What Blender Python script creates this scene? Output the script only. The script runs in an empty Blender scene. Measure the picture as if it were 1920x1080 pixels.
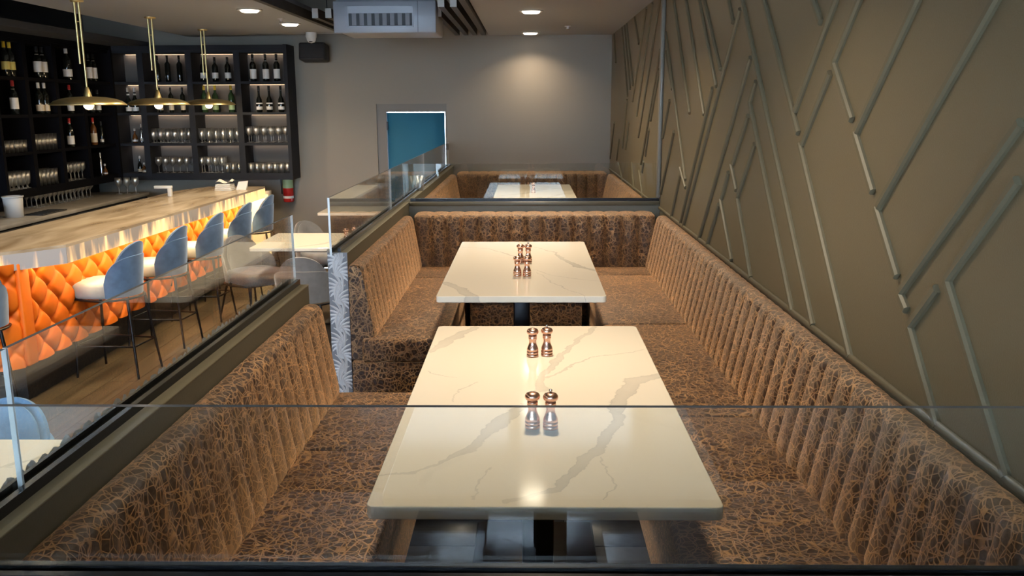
import bpy, bmesh, math, random
from mathutils import Vector, Matrix
random.seed(7)
PI = math.pi
sc = bpy.context.scene
COL = sc.collection

# ------------------------------------------------------------------ camera, daylight, lamps, exposure
cam_d = bpy.data.cameras.new('camera'); cam = bpy.data.objects.new('camera', cam_d); COL.objects.link(cam)
FPX = 1650.0
cam_d.sensor_width = 36.0; cam_d.lens = 36.0 * FPX / 1920.0; cam_d.clip_start = 0.02
_p = math.atan(343.0 / FPX); _y = math.atan(31.0 / math.hypot(FPX, 343.0)); _r = math.radians(0.25)
fwd = Vector((-math.sin(_y) * math.cos(_p), math.cos(_y) * math.cos(_p), -math.sin(_p)))
rt = Vector((math.cos(_y), math.sin(_y), 0)); up = rt.cross(fwd)
rt2 = rt * math.cos(_r) - up * math.sin(_r); up2 = up * math.cos(_r) + rt * math.sin(_r)
M = Matrix.Identity(4)
for i in range(3):
    M[i][0] = rt2[i]; M[i][1] = up2[i]; M[i][2] = -fwd[i]
M.translation = Vector((0, 0, 1.99))
cam.matrix_world = M
sc.camera = cam

sc.view_settings.view_transform = 'Standard'; sc.view_settings.look = 'None'
sc.view_settings.gamma = 1.0; sc.view_settings.use_curve_mapping = False
EXPOSURE = 0.0
sc.view_settings.exposure = EXPOSURE
try:
    sc.cycles.use_denoising = True
    sc.cycles.max_bounces = 10; sc.cycles.transparent_max_bounces = 24
    sc.cycles.sample_clamp_indirect = 6.0
    sc.cycles.caustics_reflective = False; sc.cycles.caustics_refractive = False
except Exception: pass

W = bpy.data.worlds.new('world'); sc.world = W; W.use_nodes = True
_bg = W.node_tree.nodes['Background']
_bg.inputs['Color'].default_value = (0.62, 0.78, 1.0, 1); _bg.inputs['Strength'].default_value = 28.0   # overcast daylight outside the shop front

def area_lamp(name, loc, size, watts, color, rot=(0, 0, 0), size_y=None, spread=None, parent=None, shape=None):
    d = bpy.data.lights.new(name, 'AREA'); d.energy = watts; d.color = color
    d.shape = shape or ('RECTANGLE' if size_y else 'DISK'); d.size = size
    if size_y: d.size_y = size_y
    if spread: d.spread = spread
    o = bpy.data.objects.new(name, d); COL.objects.link(o); o.location = loc; o.rotation_euler = rot
    if parent: o.parent = parent
    return o
WARM = (1.0, 0.80, 0.56)
DOWN_W = 19.0
LED_W = 1.5
DOWNLIGHTS_R = [2.85, 5.25, 6.93, 8.06, 10.43]
DOWNLIGHTS_L = [1.3, 3.9, 5.2, 6.51, 7.82, 9.13]

# ------------------------------------------------------------------ mesh helpers
class MB:
    def __init__(s): s.v = []; s.f = []; s.mi = []; s.sm = []
    def add(s, vs, fs, mi=0, smooth=False):
        n = len(s.v); s.v += [tuple(v) for v in vs]
        for f in fs:
            s.f.append([i + n for i in f]); s.mi.append(mi); s.sm.append(smooth)
        return s
    def box(s, x0, x1, y0, y1, z0, z1, mi=0):
        vs = [(x0,y0,z0),(x1,y0,z0),(x1,y1,z0),(x0,y1,z0),(x0,y0,z1),(x1,y0,z1),(x1,y1,z1),(x0,y1,z1)]
        return s.add(vs, [(0,3,2,1),(4,5,6,7),(0,1,5,4),(1,2,6,5),(2,3,7,6),(3,0,4,7)], mi)
    def rbox(s, x0, x1, y0, y1, z0, z1, r=0.01, seg=2, mi=0):
        bm = bmesh.new(); bmesh.ops.create_cube(bm, size=1)
        for v in bm.verts:
            v.co = Vector(((x0+x1)/2 + v.co.x*(x1-x0), (y0+y1)/2 + v.co.y*(y1-y0), (z0+z1)/2 + v.co.z*(z1-z0)))
        bmesh.ops.bevel(bm, geom=bm.edges[:] + bm.verts[:], offset=r, segments=seg, profile=0.5, affect='EDGES')
        bm.verts.index_update()
        s.add([v.co[:] for v in bm.verts], [[v.index for v in f.verts] for f in bm.faces], mi, True)
        bm.free(); return s
    def lathe(s, prof, c=(0,0,0), n=16, mi=0, cap=True, smooth=True):
        vs = []; fs = []
        for (r, z) in prof:
            for k in range(n):
                a = 2*PI*k/n; vs.append((c[0]+r*math.cos(a), c[1]+r*math.sin(a), c[2]+z))
        for i in range(len(prof)-1):
            for k in range(n):
                k2 = (k+1) % n; fs.append((i*n+k, i*n+k2, (i+1)*n+k2, (i+1)*n+k))
        s.add(vs, fs, mi, smooth)
        if cap:
            if prof[0][0] > 1e-4: s.add(vs[:n], [tuple(reversed(range(n)))], mi)
            if prof[-1][0] > 1e-4: s.add(vs[-n:], [tuple(range(n))], mi)
        return s
    def tube(s, pts, r, n=8, mi=0, r2=None):
        pts = [Vector(p) for p in pts]; rings = []
        for i, p in enumerate(pts):
            d = (pts[min(i+1, len(pts)-1)] - pts[max(i-1, 0)]).normalized()
            a = d.cross(Vector((0,0,1))) if abs(d.z) < 0.95 else d.cross(Vector((1,0,0)))
            a.normalize(); b = d.cross(a)
            rr = r if r2 is None else r + (r2-r)*i/(len(pts)-1)
            rings.append([p + a*math.cos(2*PI*k/n)*rr + b*math.sin(2*PI*k/n)*rr for k in range(n)])
        vs = [v[:] for R in rings for v in R]; fs = []
        for i in range(len(pts)-1):
            for k in range(n):
                k2 = (k+1) % n; fs.append((i*n+k, (i+1)*n+k, (i+1)*n+k2, i*n+k2))
        s.add(vs, fs, mi, True); s.add(vs[:n], [tuple(range(n))], mi); s.add(vs[-n:], [tuple(reversed(range(n)))], mi)
        return s
    def prism(s, poly, z0, z1, mi=0, mi_side=None):
        n = len(poly)
        vs = [(x,y,z0) for x,y in poly] + [(x,y,z1) for x,y in poly]
        s.add(vs, [tuple(reversed(range(n))), tuple(range(n, 2*n))], mi)
        s.add(vs, [(i, (i+1)%n, n+(i+1)%n, n+i) for i in range(n)], mi if mi_side is None else mi_side)
        return s
    def sheet(s, grid, mi=0, smooth=True, flip=False):
        a = len(grid); b = len(grid[0]); vs = [p for row in grid for p in row]; fs = []
        for i in range(a-1):
            for j in range(b-1):
                q = (i*b+j, i*b+j+1, (i+1)*b+j+1, (i+1)*b+j); fs.append(tuple(reversed(q)) if flip else q)
        return s.add(vs, fs, mi, smooth)
    def data(s, name, mats):
        me = bpy.data.meshes.new(name); me.from_pydata(s.v, [], s.f)
        for m in (mats if isinstance(mats, (list, tuple)) else [mats]): me.materials.append(m)
        me.polygons.foreach_set('material_index', s.mi); me.polygons.foreach_set('use_smooth', s.sm)
        bm = bmesh.new(); bm.from_mesh(me); bmesh.ops.recalc_face_normals(bm, faces=bm.faces); bm.to_mesh(me); bm.free()
        me.update(); return me
    def build(s, name, mats, parent=None, loc=(0,0,0), rot=(0,0,0)):
        return put(name, s.data(name, mats), parent, loc, rot)
def put(name, me, parent=None, loc=(0,0,0), rot=(0,0,0)):
    o = bpy.data.objects.new(name, me); COL.objects.link(o); o.location = loc; o.rotation_euler = rot
    if parent: o.parent = parent
    return o
def tag(o, label=None, cat=None, group=None, kind=None):
    if label: o['label'] = label
    if cat: o['category'] = cat
    if group: o['group'] = group
    if kind: o['kind'] = kind
    return o
def thing(name, label, cat, loc=(0,0,0), rz=0, group=None):
    o = bpy.data.objects.new(name, None); COL.objects.link(o); o.location = loc; o.rotation_euler = (0,0,rz)
    o.empty_display_size = 0.1
    return tag(o, label, cat, group)
def struct(o): o['kind'] = 'structure'; return o
def dup(root, loc, rz=0, label=None, group=None):
    r = root.copy(); COL.objects.link(r); r.location = loc; r.rotation_euler = (0,0,rz)
    if label: r['label'] = label
    if group: r['group'] = group
    for ch in list(root.children):
        if ch.type == 'LIGHT':
            c = ch.copy(); COL.objects.link(c); c.parent = r; continue
        c = ch.copy(); COL.objects.link(c); c.parent = r
        for g in list(ch.children):
            d = g.copy(); COL.objects.link(d); d.parent = c
    return r

# ------------------------------------------------------------------ materials
def nmat(name):
    m = bpy.data.materials.new(name); m.use_nodes = True; nt = m.node_tree
    return m, nt, nt.nodes['Principled BSDF']
def N(nt, t, **kw):
    n = nt.nodes.new(t)
    for k, v in kw.items():
        if k.startswith('i_'):
            key = k[2:]; n.inputs[int(key) if key.isdigit() else key.replace('_', ' ')].default_value = v
        else: setattr(n, k, v)
    return n
def L(nt, a, b): nt.links.new(a, b)
def plain(name, col, rough=0.5, metal=0.0, bump=0.0, scale=60, vary=0.0, **kw):
    m, nt, b = nmat(name)
    b.inputs['Base Color'].default_value = (*col, 1); b.inputs['Roughness'].default_value = rough; b.inputs['Metallic'].default_value = metal
    for k, v in kw.items(): b.inputs[k.replace('_', ' ')].default_value = v
    if bump or vary:
        tc = N(nt, 'ShaderNodeNewGeometry'); no = N(nt, 'ShaderNodeTexNoise'); no.inputs['Scale'].default_value = scale; no.inputs['Detail'].default_value = 4
        L(nt, tc.outputs['Position'], no.inputs['Vector'])
        if bump:
            bp = N(nt, 'ShaderNodeBump'); bp.inputs['Strength'].default_value = bump; bp.inputs['Distance'].default_value = 0.004
            L(nt, no.outputs['Fac'], bp.inputs['Height']); L(nt, bp.outputs['Normal'], b.inputs['Normal'])
        if vary:
            cr = N(nt, 'ShaderNodeValToRGB')
            cr.color_ramp.elements[0].position = .3; cr.color_ramp.elements[1].position = .7
            cr.color_ramp.elements[0].color = (*[c*(1-vary) for c in col], 1); cr.color_ramp.elements[1].color = (*[min(1, c*(1+vary)) for c in col], 1)
            L(nt, no.outputs['Fac'], cr.inputs['Fac']); L(nt, cr.outputs['Color'], b.inputs['Base Color'])
    return m
def emit(name, col, strength):
    m, nt, b = nmat(name); b.inputs['Base Color'].default_value = (*col, 1)
    b.inputs['Emission Color'].default_value = (*col, 1); b.inputs['Emission Strength'].default_value = strength
    return m
def thin_glass(name, tint=(0.96, 0.98, 0.97), ior=1.5, rough=0.0, haze=0.0):
    m = bpy.data.materials.new(name); m.use_nodes = True; nt = m.node_tree; nt.nodes.clear()
    out = N(nt, 'ShaderNodeOutputMaterial'); mx = N(nt, 'ShaderNodeMixShader')
    lw = N(nt, 'ShaderNodeLayerWeight'); lw.inputs['Blend'].default_value = .5
    pw = N(nt, 'ShaderNodeMath', operation='POWER'); pw.inputs[1].default_value = 5; L(nt, lw.outputs['Facing'], pw.inputs[0])
    f0 = ((ior - 1) / (ior + 1)) ** 2
    fr = N(nt, 'ShaderNodeMath', operation='MULTIPLY_ADD'); fr.inputs[1].default_value = 1 - f0; fr.inputs[2].default_value = f0 + haze; L(nt, pw.outputs[0], fr.inputs[0])
    tr = N(nt, 'ShaderNodeBsdfTransparent'); tr.inputs['Color'].default_value = (*tint, 1)
    gl = N(nt, 'ShaderNodeBsdfGlossy'); gl.inputs['Roughness'].default_value = rough; gl.inputs['Color'].default_value = (1, 1, 1, 1)
    L(nt, fr.outputs[0], mx.inputs[0]); L(nt, tr.outputs[0], mx.inputs[1]); L(nt, gl.outputs[0], mx.inputs[2]); L(nt, mx.outputs[0], out.inputs[0])
    return m

def mat_fabric():
    m, nt, b = nmat('banquette_fabric')
    geo = N(nt, 'ShaderNodeNewGeometry')
    masks = []
    for k, (scl, off, wd) in enumerate([(18, 0.0, .022), (25, 3.7, .026), (35, 9.1, .032)]):
        mp = N(nt, 'ShaderNodeMapping'); mp.inputs['Location'].default_value = (off, off*.7, off*1.3); mp.inputs['Rotation'].default_value = (off, off*.5, off*.3)
        L(nt, geo.outputs['Position'], mp.inputs['Vector'])
        vo = N(nt, 'ShaderNodeTexVoronoi', feature='DISTANCE_TO_EDGE'); vo.inputs['Scale'].default_value = scl; vo.inputs['Randomness'].default_value = 1
        L(nt, mp.outputs[0], vo.inputs['Vector'])
        mr = N(nt, 'ShaderNodeMapRange'); mr.inputs['From Min'].default_value = wd*.5; mr.inputs['From Max'].default_value = wd*1.6
        mr.inputs['To Min'].default_value = 1; mr.inputs['To Max'].default_value = 0
        L(nt, vo.outputs['Distance'], mr.inputs['Value'])
        masks.append(mr.outputs[0])
    mx1 = N(nt, 'ShaderNodeMath', operation='MAXIMUM'); L(nt, masks[0], mx1.inputs[0]); L(nt, masks[1], mx1.inputs[1])
    mx2 = N(nt, 'ShaderNodeMath', operation='MAXIMUM'); L(nt, mx1.outputs[0], mx2.inputs[0]); L(nt, masks[2], mx2.inputs[1])
    no = N(nt, 'ShaderNodeTexNoise'); no.inputs['Scale'].default_value = 9; no.inputs['Detail'].default_value = 3
    L(nt, geo.outputs['Position'], no.inputs['Vector'])
    br = N(nt, 'ShaderNodeMapRange'); br.inputs['From Min'].default_value = .35; br.inputs['From Max'].default_value = .65; br.inputs['To Min'].default_value = .55; br.inputs['To Max'].default_value = 1
    L(nt, no.outputs['Fac'], br.inputs['Value'])
    mul = N(nt, 'ShaderNodeMath', operation='MULTIPLY'); L(nt, mx2.outputs[0], mul.inputs[0]); L(nt, br.outputs[0], mul.inputs[1])
    mix = N(nt, 'ShaderNodeMix', data_type='RGBA'); mix.inputs['A'].default_value = (*FAB_DARK, 1); mix.inputs['B'].default_value = (*FAB_LINE, 1)
    L(nt, mul.outputs[0], mix.inputs['Factor']); L(nt, mix.outputs['Result'], b.inputs['Base Color'])
    b.inputs['Roughness'].default_value = .62
    sh = N(nt, 'ShaderNodeBsdfSheen', distribution='ASHIKHMIN'); sh.inputs['Color'].default_value = (.42, .26, .15, 1); sh.inputs['Roughness'].default_value = .36   # the velvet nap
    ad = N(nt, 'ShaderNodeAddShader'); out = nt.nodes['Material Output']
    L(nt, b.outputs[0], ad.inputs[0]); L(nt, sh.outputs[0], ad.inputs[1]); L(nt, ad.outputs[0], out.inputs['Surface'])
    bp = N(nt, 'ShaderNodeBump'); bp.inputs['Strength'].default_value = .35; bp.inputs['Distance'].default_value = .002
    L(nt, mx2.outputs[0], bp.inputs['Height']); L(nt, bp.outputs['Normal'], b.inputs['Normal'])
    return m
FAB_DARK = (.026, .011, .008); FAB_LINE = (.50, .27, .115)

def mat_quartz(name, veins, seed=0.0):
    """cream quartz: each vein is a polyline of (x, y, half width) in the table's own coordinates, wobbled by noise"""
    m, nt, b = nmat(name)
    tc = N(nt, 'ShaderNodeTexCoord')
    n1 = N(nt, 'ShaderNodeTexNoise'); n1.inputs['Scale'].default_value = 9; n1.inputs['Detail'].default_value = 5; n1.inputs['Roughness'].default_value = .62
    ofs = N(nt, 'ShaderNodeVectorMath', operation='ADD'); ofs.inputs[1].default_value = (seed, seed*2.1, 0)
    L(nt, tc.outputs['Object'], ofs.inputs[0]); L(nt, ofs.outputs[0], n1.inputs['Vector'])
    sb = N(nt, 'ShaderNodeVectorMath', operation='SUBTRACT'); sb.inputs[1].default_value = (.5, .5, .5); L(nt, n1.outputs['Color'], sb.inputs[0])
    sl = N(nt, 'ShaderNodeVectorMath', operation='SCALE'); sl.inputs['Scale'].default_value = .085; L(nt, sb.outputs[0], sl.inputs[0])
    p = N(nt, 'ShaderNodeVectorMath', operation='ADD'); L(nt, tc.outputs['Object'], p.inputs[0]); L(nt, sl.outputs[0], p.inputs[1])
    pf = N(nt, 'ShaderNodeVectorMath', operation='MULTIPLY'); pf.inputs[1].default_value = (1, 1, 0); L(nt, p.outputs[0], pf.inputs[0])
    acc = None
    for poly in veins:
        for (x0, y0, w0), (x1, y1, w1) in zip(poly[:-1], poly[1:]):
            a = Vector((x0, y0, 0)); d = Vector((x1-x0, y1-y0, 0)); dd = max(d.dot(d), 1e-6)
            pa = N(nt, 'ShaderNodeVectorMath', operation='SUBTRACT'); pa.inputs[1].default_value = a; L(nt, pf.outputs[0], pa.inputs[0])
            dt = N(nt, 'ShaderNodeVectorMath', operation='DOT_PRODUCT'); dt.inputs[1].default_value = d/dd; L(nt, pa.outputs[0], dt.inputs[0])
            h = N(nt, 'ShaderNodeClamp'); L(nt, dt.outputs['Value'], h.inputs[0])
            bd = N(nt, 'ShaderNodeVectorMath', operation='SCALE'); bd.inputs[0].default_value = d; L(nt, h.outputs[0], bd.inputs['Scale'])
            df = N(nt, 'ShaderNodeVectorMath', operation='DISTANCE'); L(nt, pa.outputs[0], df.inputs[0]); L(nt, bd.outputs[0], df.inputs[1])
            wd = N(nt, 'ShaderNodeMapRange'); wd.inputs['To Min'].default_value = max(w0, .002); wd.inputs['To Max'].default_value = max(w1, .002); L(nt, h.outputs[0], wd.inputs['Value'])
            q = N(nt, 'ShaderNodeMath', operation='DIVIDE'); L(nt, df.outputs['Value'], q.inputs[0]); L(nt, wd.outputs[0], q.inputs[1])
            if acc is None: acc = q
            else:
                mn = N(nt, 'ShaderNodeMath', operation='MINIMUM'); L(nt, acc.outputs[0], mn.inputs[0]); L(nt, q.outputs[0], mn.inputs[1]); acc = mn
    ramp = N(nt, 'ShaderNodeValToRGB')
    e = ramp.color_ramp.elements; e[0].position = 0; e[0].color = (.62,)*3 + (1,); e[1].position = 1.25/2; e[1].color = (0, 0, 0, 1)
    x = e.new(.8/2); x.color = (.72,)*3 + (1,); x = e.new(.97/2); x.color = (1,)*3 + (1,); x = e.new(1.06/2); x.color = (.18,)*3 + (1,)
    hf = N(nt, 'ShaderNodeMath', operation='MULTIPLY'); hf.inputs[1].default_value = .5; L(nt, acc.outputs[0], hf.inputs[0]); L(nt, hf.outputs[0], ramp.inputs['Fac'])
    n2 = N(nt, 'ShaderNodeTexNoise'); n2.inputs['Scale'].default_value = 3; n2.inputs['Detail'].default_value = 6
    L(nt, ofs.outputs[0], n2.inputs['Vector'])
    r2 = N(nt, 'ShaderNodeMapRange'); r2.inputs['From Min'].default_value = .3; r2.inputs['From Max'].default_value = .7; r2.inputs['To Min'].default_value = .35; r2.inputs['To Max'].default_value = .75
    L(nt, n2.outputs['Fac'], r2.inputs['Value'])
    f = N(nt, 'ShaderNodeMath', operation='MULTIPLY'); L(nt, ramp.outputs['Color'], f.inputs[0]); L(nt, r2.outputs[0], f.inputs[1])
    mix = N(nt, 'ShaderNodeMix', data_type='RGBA'); mix.inputs['A'].default_value = (.86, .79, .67, 1); mix.inputs['B'].default_value = (.42, .40, .36, 1)
    L(nt, f.outputs[0], mix.inputs['Factor']); L(nt, mix.outputs['Result'], b.inputs['Base Color'])
    b.inputs['Roughness'].default_value = .09; b.inputs['IOR'].default_value = 1.5
    return m

def mat_wood(name, dark, light, scale=(14, 1.2, 14), rough=.45, axis='Y'):
    m, nt, b = nmat(name)
    geo = N(nt, 'ShaderNodeNewGeometry'); oi = N(nt, 'ShaderNodeObjectInfo')
    mp = N(nt, 'ShaderNodeMapping'); mp.inputs['Scale'].default_value = scale
    ad = N(nt, 'ShaderNodeVectorMath', operation='ADD'); L(nt, geo.outputs['Position'], ad.inputs[0])
    sc_ = N(nt, 'ShaderNodeMath', operation='MULTIPLY'); sc_.inputs[1].default_value = 17; L(nt, oi.outputs['Random'], sc_.inputs[0]); L(nt, sc_.outputs[0], ad.inputs[1])
    L(nt, ad.outputs[0], mp.inputs['Vector'])
    no = N(nt, 'ShaderNodeTexNoise'); no.inputs['Scale'].default_value = 1; no.inputs['Detail'].default_value = 7; no.inputs['Distortion'].default_value = .6
    L(nt, mp.outputs[0], no.inputs['Vector'])
    cr = N(nt, 'ShaderNodeValToRGB'); cr.color_ramp.elements[0].position = .3; cr.color_ramp.elements[1].position = .72
    cr.color_ramp.elements[0].color = (*dark, 1); cr.color_ramp.elements[1].color = (*light, 1); L(nt, no.outputs['Fac'], cr.inputs['Fac'])
    hv = N(nt, 'ShaderNodeHueSaturation'); L(nt, cr.outputs[0], hv.inputs['Color'])
    mr = N(nt, 'ShaderNodeMapRange'); mr.inputs['To Min'].default_value = .8; mr.inputs['To Max'].default_value = 1.15; L(nt, oi.outputs['Random'], mr.inputs['Value']); L(nt, mr.outputs[0], hv.inputs['Value'])
    L(nt, hv.outputs[0], b.inputs['Base Color']); b.inputs['Roughness'].default_value = rough
    return m

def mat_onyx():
    """back-lit stone apron: the back light is painted as a patchy glow in the emission"""
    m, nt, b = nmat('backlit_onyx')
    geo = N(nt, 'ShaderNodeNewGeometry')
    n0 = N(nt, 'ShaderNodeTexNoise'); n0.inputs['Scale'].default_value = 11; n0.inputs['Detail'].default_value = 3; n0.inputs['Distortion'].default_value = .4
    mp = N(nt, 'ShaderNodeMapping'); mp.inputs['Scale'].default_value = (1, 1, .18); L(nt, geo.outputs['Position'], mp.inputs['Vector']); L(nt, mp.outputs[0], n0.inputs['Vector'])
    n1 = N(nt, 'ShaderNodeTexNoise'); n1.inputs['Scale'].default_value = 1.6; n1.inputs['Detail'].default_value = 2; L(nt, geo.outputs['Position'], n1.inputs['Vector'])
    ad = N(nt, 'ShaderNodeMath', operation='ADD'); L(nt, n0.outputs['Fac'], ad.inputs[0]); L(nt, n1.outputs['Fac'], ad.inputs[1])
    # the painted glow is made stronger towards the slab's lower edge
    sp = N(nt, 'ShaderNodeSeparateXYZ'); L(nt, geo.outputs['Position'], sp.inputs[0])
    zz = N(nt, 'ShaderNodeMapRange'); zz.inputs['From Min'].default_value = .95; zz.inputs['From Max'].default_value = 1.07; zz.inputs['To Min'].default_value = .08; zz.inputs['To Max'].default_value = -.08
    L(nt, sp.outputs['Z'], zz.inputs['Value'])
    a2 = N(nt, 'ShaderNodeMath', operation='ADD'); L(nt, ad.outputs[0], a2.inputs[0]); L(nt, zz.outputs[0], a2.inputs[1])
    oi = N(nt, 'ShaderNodeObjectInfo'); se = N(nt, 'ShaderNodeSeparateColor'); L(nt, oi.outputs['Color'], se.inputs[0])   # how much painted glow this slab gets
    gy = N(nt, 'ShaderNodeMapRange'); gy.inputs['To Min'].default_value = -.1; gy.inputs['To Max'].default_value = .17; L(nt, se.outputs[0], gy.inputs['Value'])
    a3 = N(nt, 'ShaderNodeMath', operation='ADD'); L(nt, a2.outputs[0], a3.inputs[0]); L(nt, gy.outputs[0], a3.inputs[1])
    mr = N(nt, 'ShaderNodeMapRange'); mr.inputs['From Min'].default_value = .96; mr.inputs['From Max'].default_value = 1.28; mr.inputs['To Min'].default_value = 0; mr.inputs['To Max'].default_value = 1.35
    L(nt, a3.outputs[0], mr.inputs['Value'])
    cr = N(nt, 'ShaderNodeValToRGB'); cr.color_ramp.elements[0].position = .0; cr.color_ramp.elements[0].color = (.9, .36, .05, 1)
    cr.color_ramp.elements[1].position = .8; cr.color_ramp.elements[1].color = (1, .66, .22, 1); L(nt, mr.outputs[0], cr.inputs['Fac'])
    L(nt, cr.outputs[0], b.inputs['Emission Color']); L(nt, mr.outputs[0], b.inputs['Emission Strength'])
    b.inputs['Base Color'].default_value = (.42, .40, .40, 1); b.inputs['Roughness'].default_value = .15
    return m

# ------------------------------------------------------------------ measured layout data
MOULDINGS = [(6.375, 2.78, 5.526, 1.937), (5.95, 2.78, 5.077, 1.932), (5.579, 2.78, 4.779, 2.082), (5.483, 2.78, 4.692, 2.166), (4.885, 2.78, 4.448, 2.377), (4.317, 2.425, 5.607, 1.231), (4.873, 2.075, 5.727, 1.232), (4.615, 2.78, 2.999, 1.233), (4.048, 1.997, 3.243, 1.227), (3.272, 1.846, 2.636, 1.226), (4.292, 2.78, 3.299, 1.884), (3.725, 2.78, 3.125, 2.26), (2.5, 2.78, 3.355, 1.964), (2.245, 2.78, 2.965, 2.121), (2.964, 2.118, 2.765, 1.941), (2.994, 2.09, 3.247, 1.849), (1.812, 2.78, 2.718, 1.907), (2.73, 1.901, 2.558, 1.74), (1.358, 2.78, 2.508, 1.703), (2.522, 1.697, 2.344, 1.533), (1.822, 1.951, 2.31, 1.499), (2.311, 1.487, 2.268, 1.458), (1.81, 1.836, 2.066, 1.58), (2.066, 1.577, 1.729, 1.228), (2.112, 1.549, 2.239, 1.426), (2.24, 1.417, 2.042, 1.221), (4.069, 2.193, 5.089, 1.226), (3.954, 2.086, 4.04, 2.002), (4.065, 1.938, 4.322, 1.707), (4.354, 1.697, 4.22, 1.587), (3.917, 1.819, 4.192, 1.557), (4.191, 1.55, 3.872, 1.231), (4.405, 1.659, 4.534, 1.516), (4.557, 1.506, 4.25, 1.244), (4.59, 1.48, 4.844, 1.233), (6.1, 1.808, 6.615, 1.336), (6.326, 2.018, 6.594, 1.75), (5.79, 1.539, 6.095, 1.225), (6.592, 2.493, 5.59, 1.524), (5.799, 1.583, 5.58, 1.475), (6.566, 2.361, 6.226, 2.093), (10.512, 2.78, 10.237, 2.455), (9.642, 2.78, 8.979, 2.073), (9.404, 2.78, 8.761, 2.137), (9.194, 2.78, 8.547, 2.168), (8.536, 2.78, 8.173, 2.522), (7.705, 2.78, 8.56, 2.02), (7.337, 2.78, 8.202, 1.89), (6.905, 2.78, 8.046, 1.703), (6.83, 2.392, 7.81, 1.476), (6.855, 2.249, 7.275, 1.862), (7.355, 1.788, 7.543, 1.565), (9.019, 2.037, 9.372, 1.541), (8.833, 1.815, 9.066, 1.544), (10.289, 1.787, 10.732, 1.355), (7.636, 1.51, 7.724, 1.412), (9.716, 1.616, 9.961, 1.383), (9.78, 1.364, 9.195, 1.182), (8.531, 1.444, 8.269, 1.213), (7.91, 1.413, 7.645, 1.202)]
VEINS_A = [[(-0.375, -0.623, 0.003), (-0.294, -0.596, 0.006), (-0.241, -0.545, 0.006), (-0.178, -0.461, 0.011), (-0.136, -0.343, 0.02), (-0.094, -0.213, 0.019), (-0.047, -0.117, 0.009)], [(0.378, 0.138, 0.021), (0.283, 0.089, 0.026), (0.228, -0.099, 0.022), (0.209, -0.18, 0.019), (0.209, -0.285, 0.016), (0.149, -0.395, 0.015), (0.129, -0.471, 0.014), (0.061, -0.609, 0.016), (0.024, -0.692, 0.015), (-0.006, -0.712, 0.009), (-0.081, -0.755, 0.008)], [(-0.001, 0.004, 0.02), (0.006, 0.117, 0.012), (0.068, 0.352, 0.011), (0.145, 0.575, 0.009), (0.221, 0.758, 0.011)], [(0.024, 0.117, 0.005), (0.101, 0.24, 0.005), (0.163, 0.329, 0.004), (0.253, 0.399, 0.003), (0.371, 0.448, 0.005)], [(-0.233, 0.742, 0.014), (-0.303, 0.601, 0.022), (-0.368, 0.421, 0.014)], [(-0.356, 0.197, 0.001), (-0.294, 0.126, 0.002), (-0.263, 0.116, 0.001)], [(-0.183, 0.077, 0.001), (-0.236, -0.006, 0.002), (-0.251, -0.102, 0.001)], [(0.14, -0.507, 0.002), (0.158, -0.565, 0.001), (0.154, -0.63, 0.001), (0.125, -0.749, 0.001)], [(-0.116, -0.578, 0.0), (-0.152, -0.663, 0.001), (-0.156, -0.732, 0.001)]]
VEINS_B = [[(-0.348, 0.583, 0.003), (-0.204, 0.527, 0.004), (-0.094, 0.341, 0.007), (-0.034, 0.24, 0.005)], [(0.068, 0.58, 0.003), (0.178, 0.416, 0.005), (0.22, 0.166, 0.012), (0.289, -0.062, 0.019), (0.388, -0.188, 0.015)], [(0.063, -0.145, 0.002), (0.157, -0.327, 0.003), (0.263, -0.403, 0.003), (0.395, -0.459, 0.002)], [(0.077, -0.228, 0.003), (0.152, -0.494, 0.004), (0.203, -0.632, 0.003), (0.253, -0.714, 0.003), (0.31, -0.854, 0.002)], [(-0.364, -0.492, 0.024), (-0.276, -0.631, 0.027), (-0.208, -0.853, 0.029)]]

MT = {}
MT['fabric'] = mat_fabric()
MT['olive'] = plain('olive_wall_paint', (.14, .113, .066), .42, bump=.15, scale=220)
MT['olive_trim'] = plain('olive_satin_moulding', (.125, .108, .068), .5)
MT['taupe'] = plain('taupe_wall_paint', (.235, .205, .168), .6, bump=.12, scale=160)
MT['ceil'] = plain('ceiling_paint', (.40, .425, .46), .8, bump=.1, scale=120)
MT['black'] = plain('black_paint', (.012, .012, .014), .6)
MT['plenum'] = plain('dark_plenum', (.014, .015, .018), .85)
MT['slat'] = plain('dark_baffle', (.035, .03, .026), .5, vary=.3, scale=8)
MT['slat_end'] = plain('pale_baffle_end', (.5, .48, .45), .5)
MT['partition'] = plain('partition_green_grey', (.095, .088, .062), .45, bump=.1, scale=160)
MT['channel'] = plain('dark_glazing_channel', (.02, .021, .026), .22, .6)
MT['glass'] = thin_glass('pane_glass', ior=1.58)
MT['glass_front'] = thin_glass('pane_glass_front', ior=1.6, haze=.03)
MT['gedge'] = plain('glass_side_edge', (.55, .60, .64), .08)  # light caught by the upright edges, put into their colour
MT['gtop'] = plain('glass_top_edge', (.16, .175, .19), .1)  # darker edge copy for pane tops, shade put into the colour
MT['platform'] = plain('platform_base', (.03, .032, .038), .6)
MT['tile'] = plain('slate_tile', (.10, .115, .15), .40, bump=.06, scale=30, vary=.15)
MT['wood'] = mat_wood('oak_floor', (.058, .040, .022), (.125, .088, .05), (16, 1.3, 16), .38)
MT['metal_black'] = plain('black_metal', (.015, .015, .018), .35, .7)
MT['copper'] = plain('copper', (.84, .52, .40), .27, 1.0)
MT['copper_dark'] = plain('copper_groove', (.22, .11, .08), .4, .9)
MT['chrome'] = plain('chrome', (.8, .8, .82), .12, 1.0)
MT['brass'] = plain('brass', (.86, .68, .32), .38, 1.0)
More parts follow.
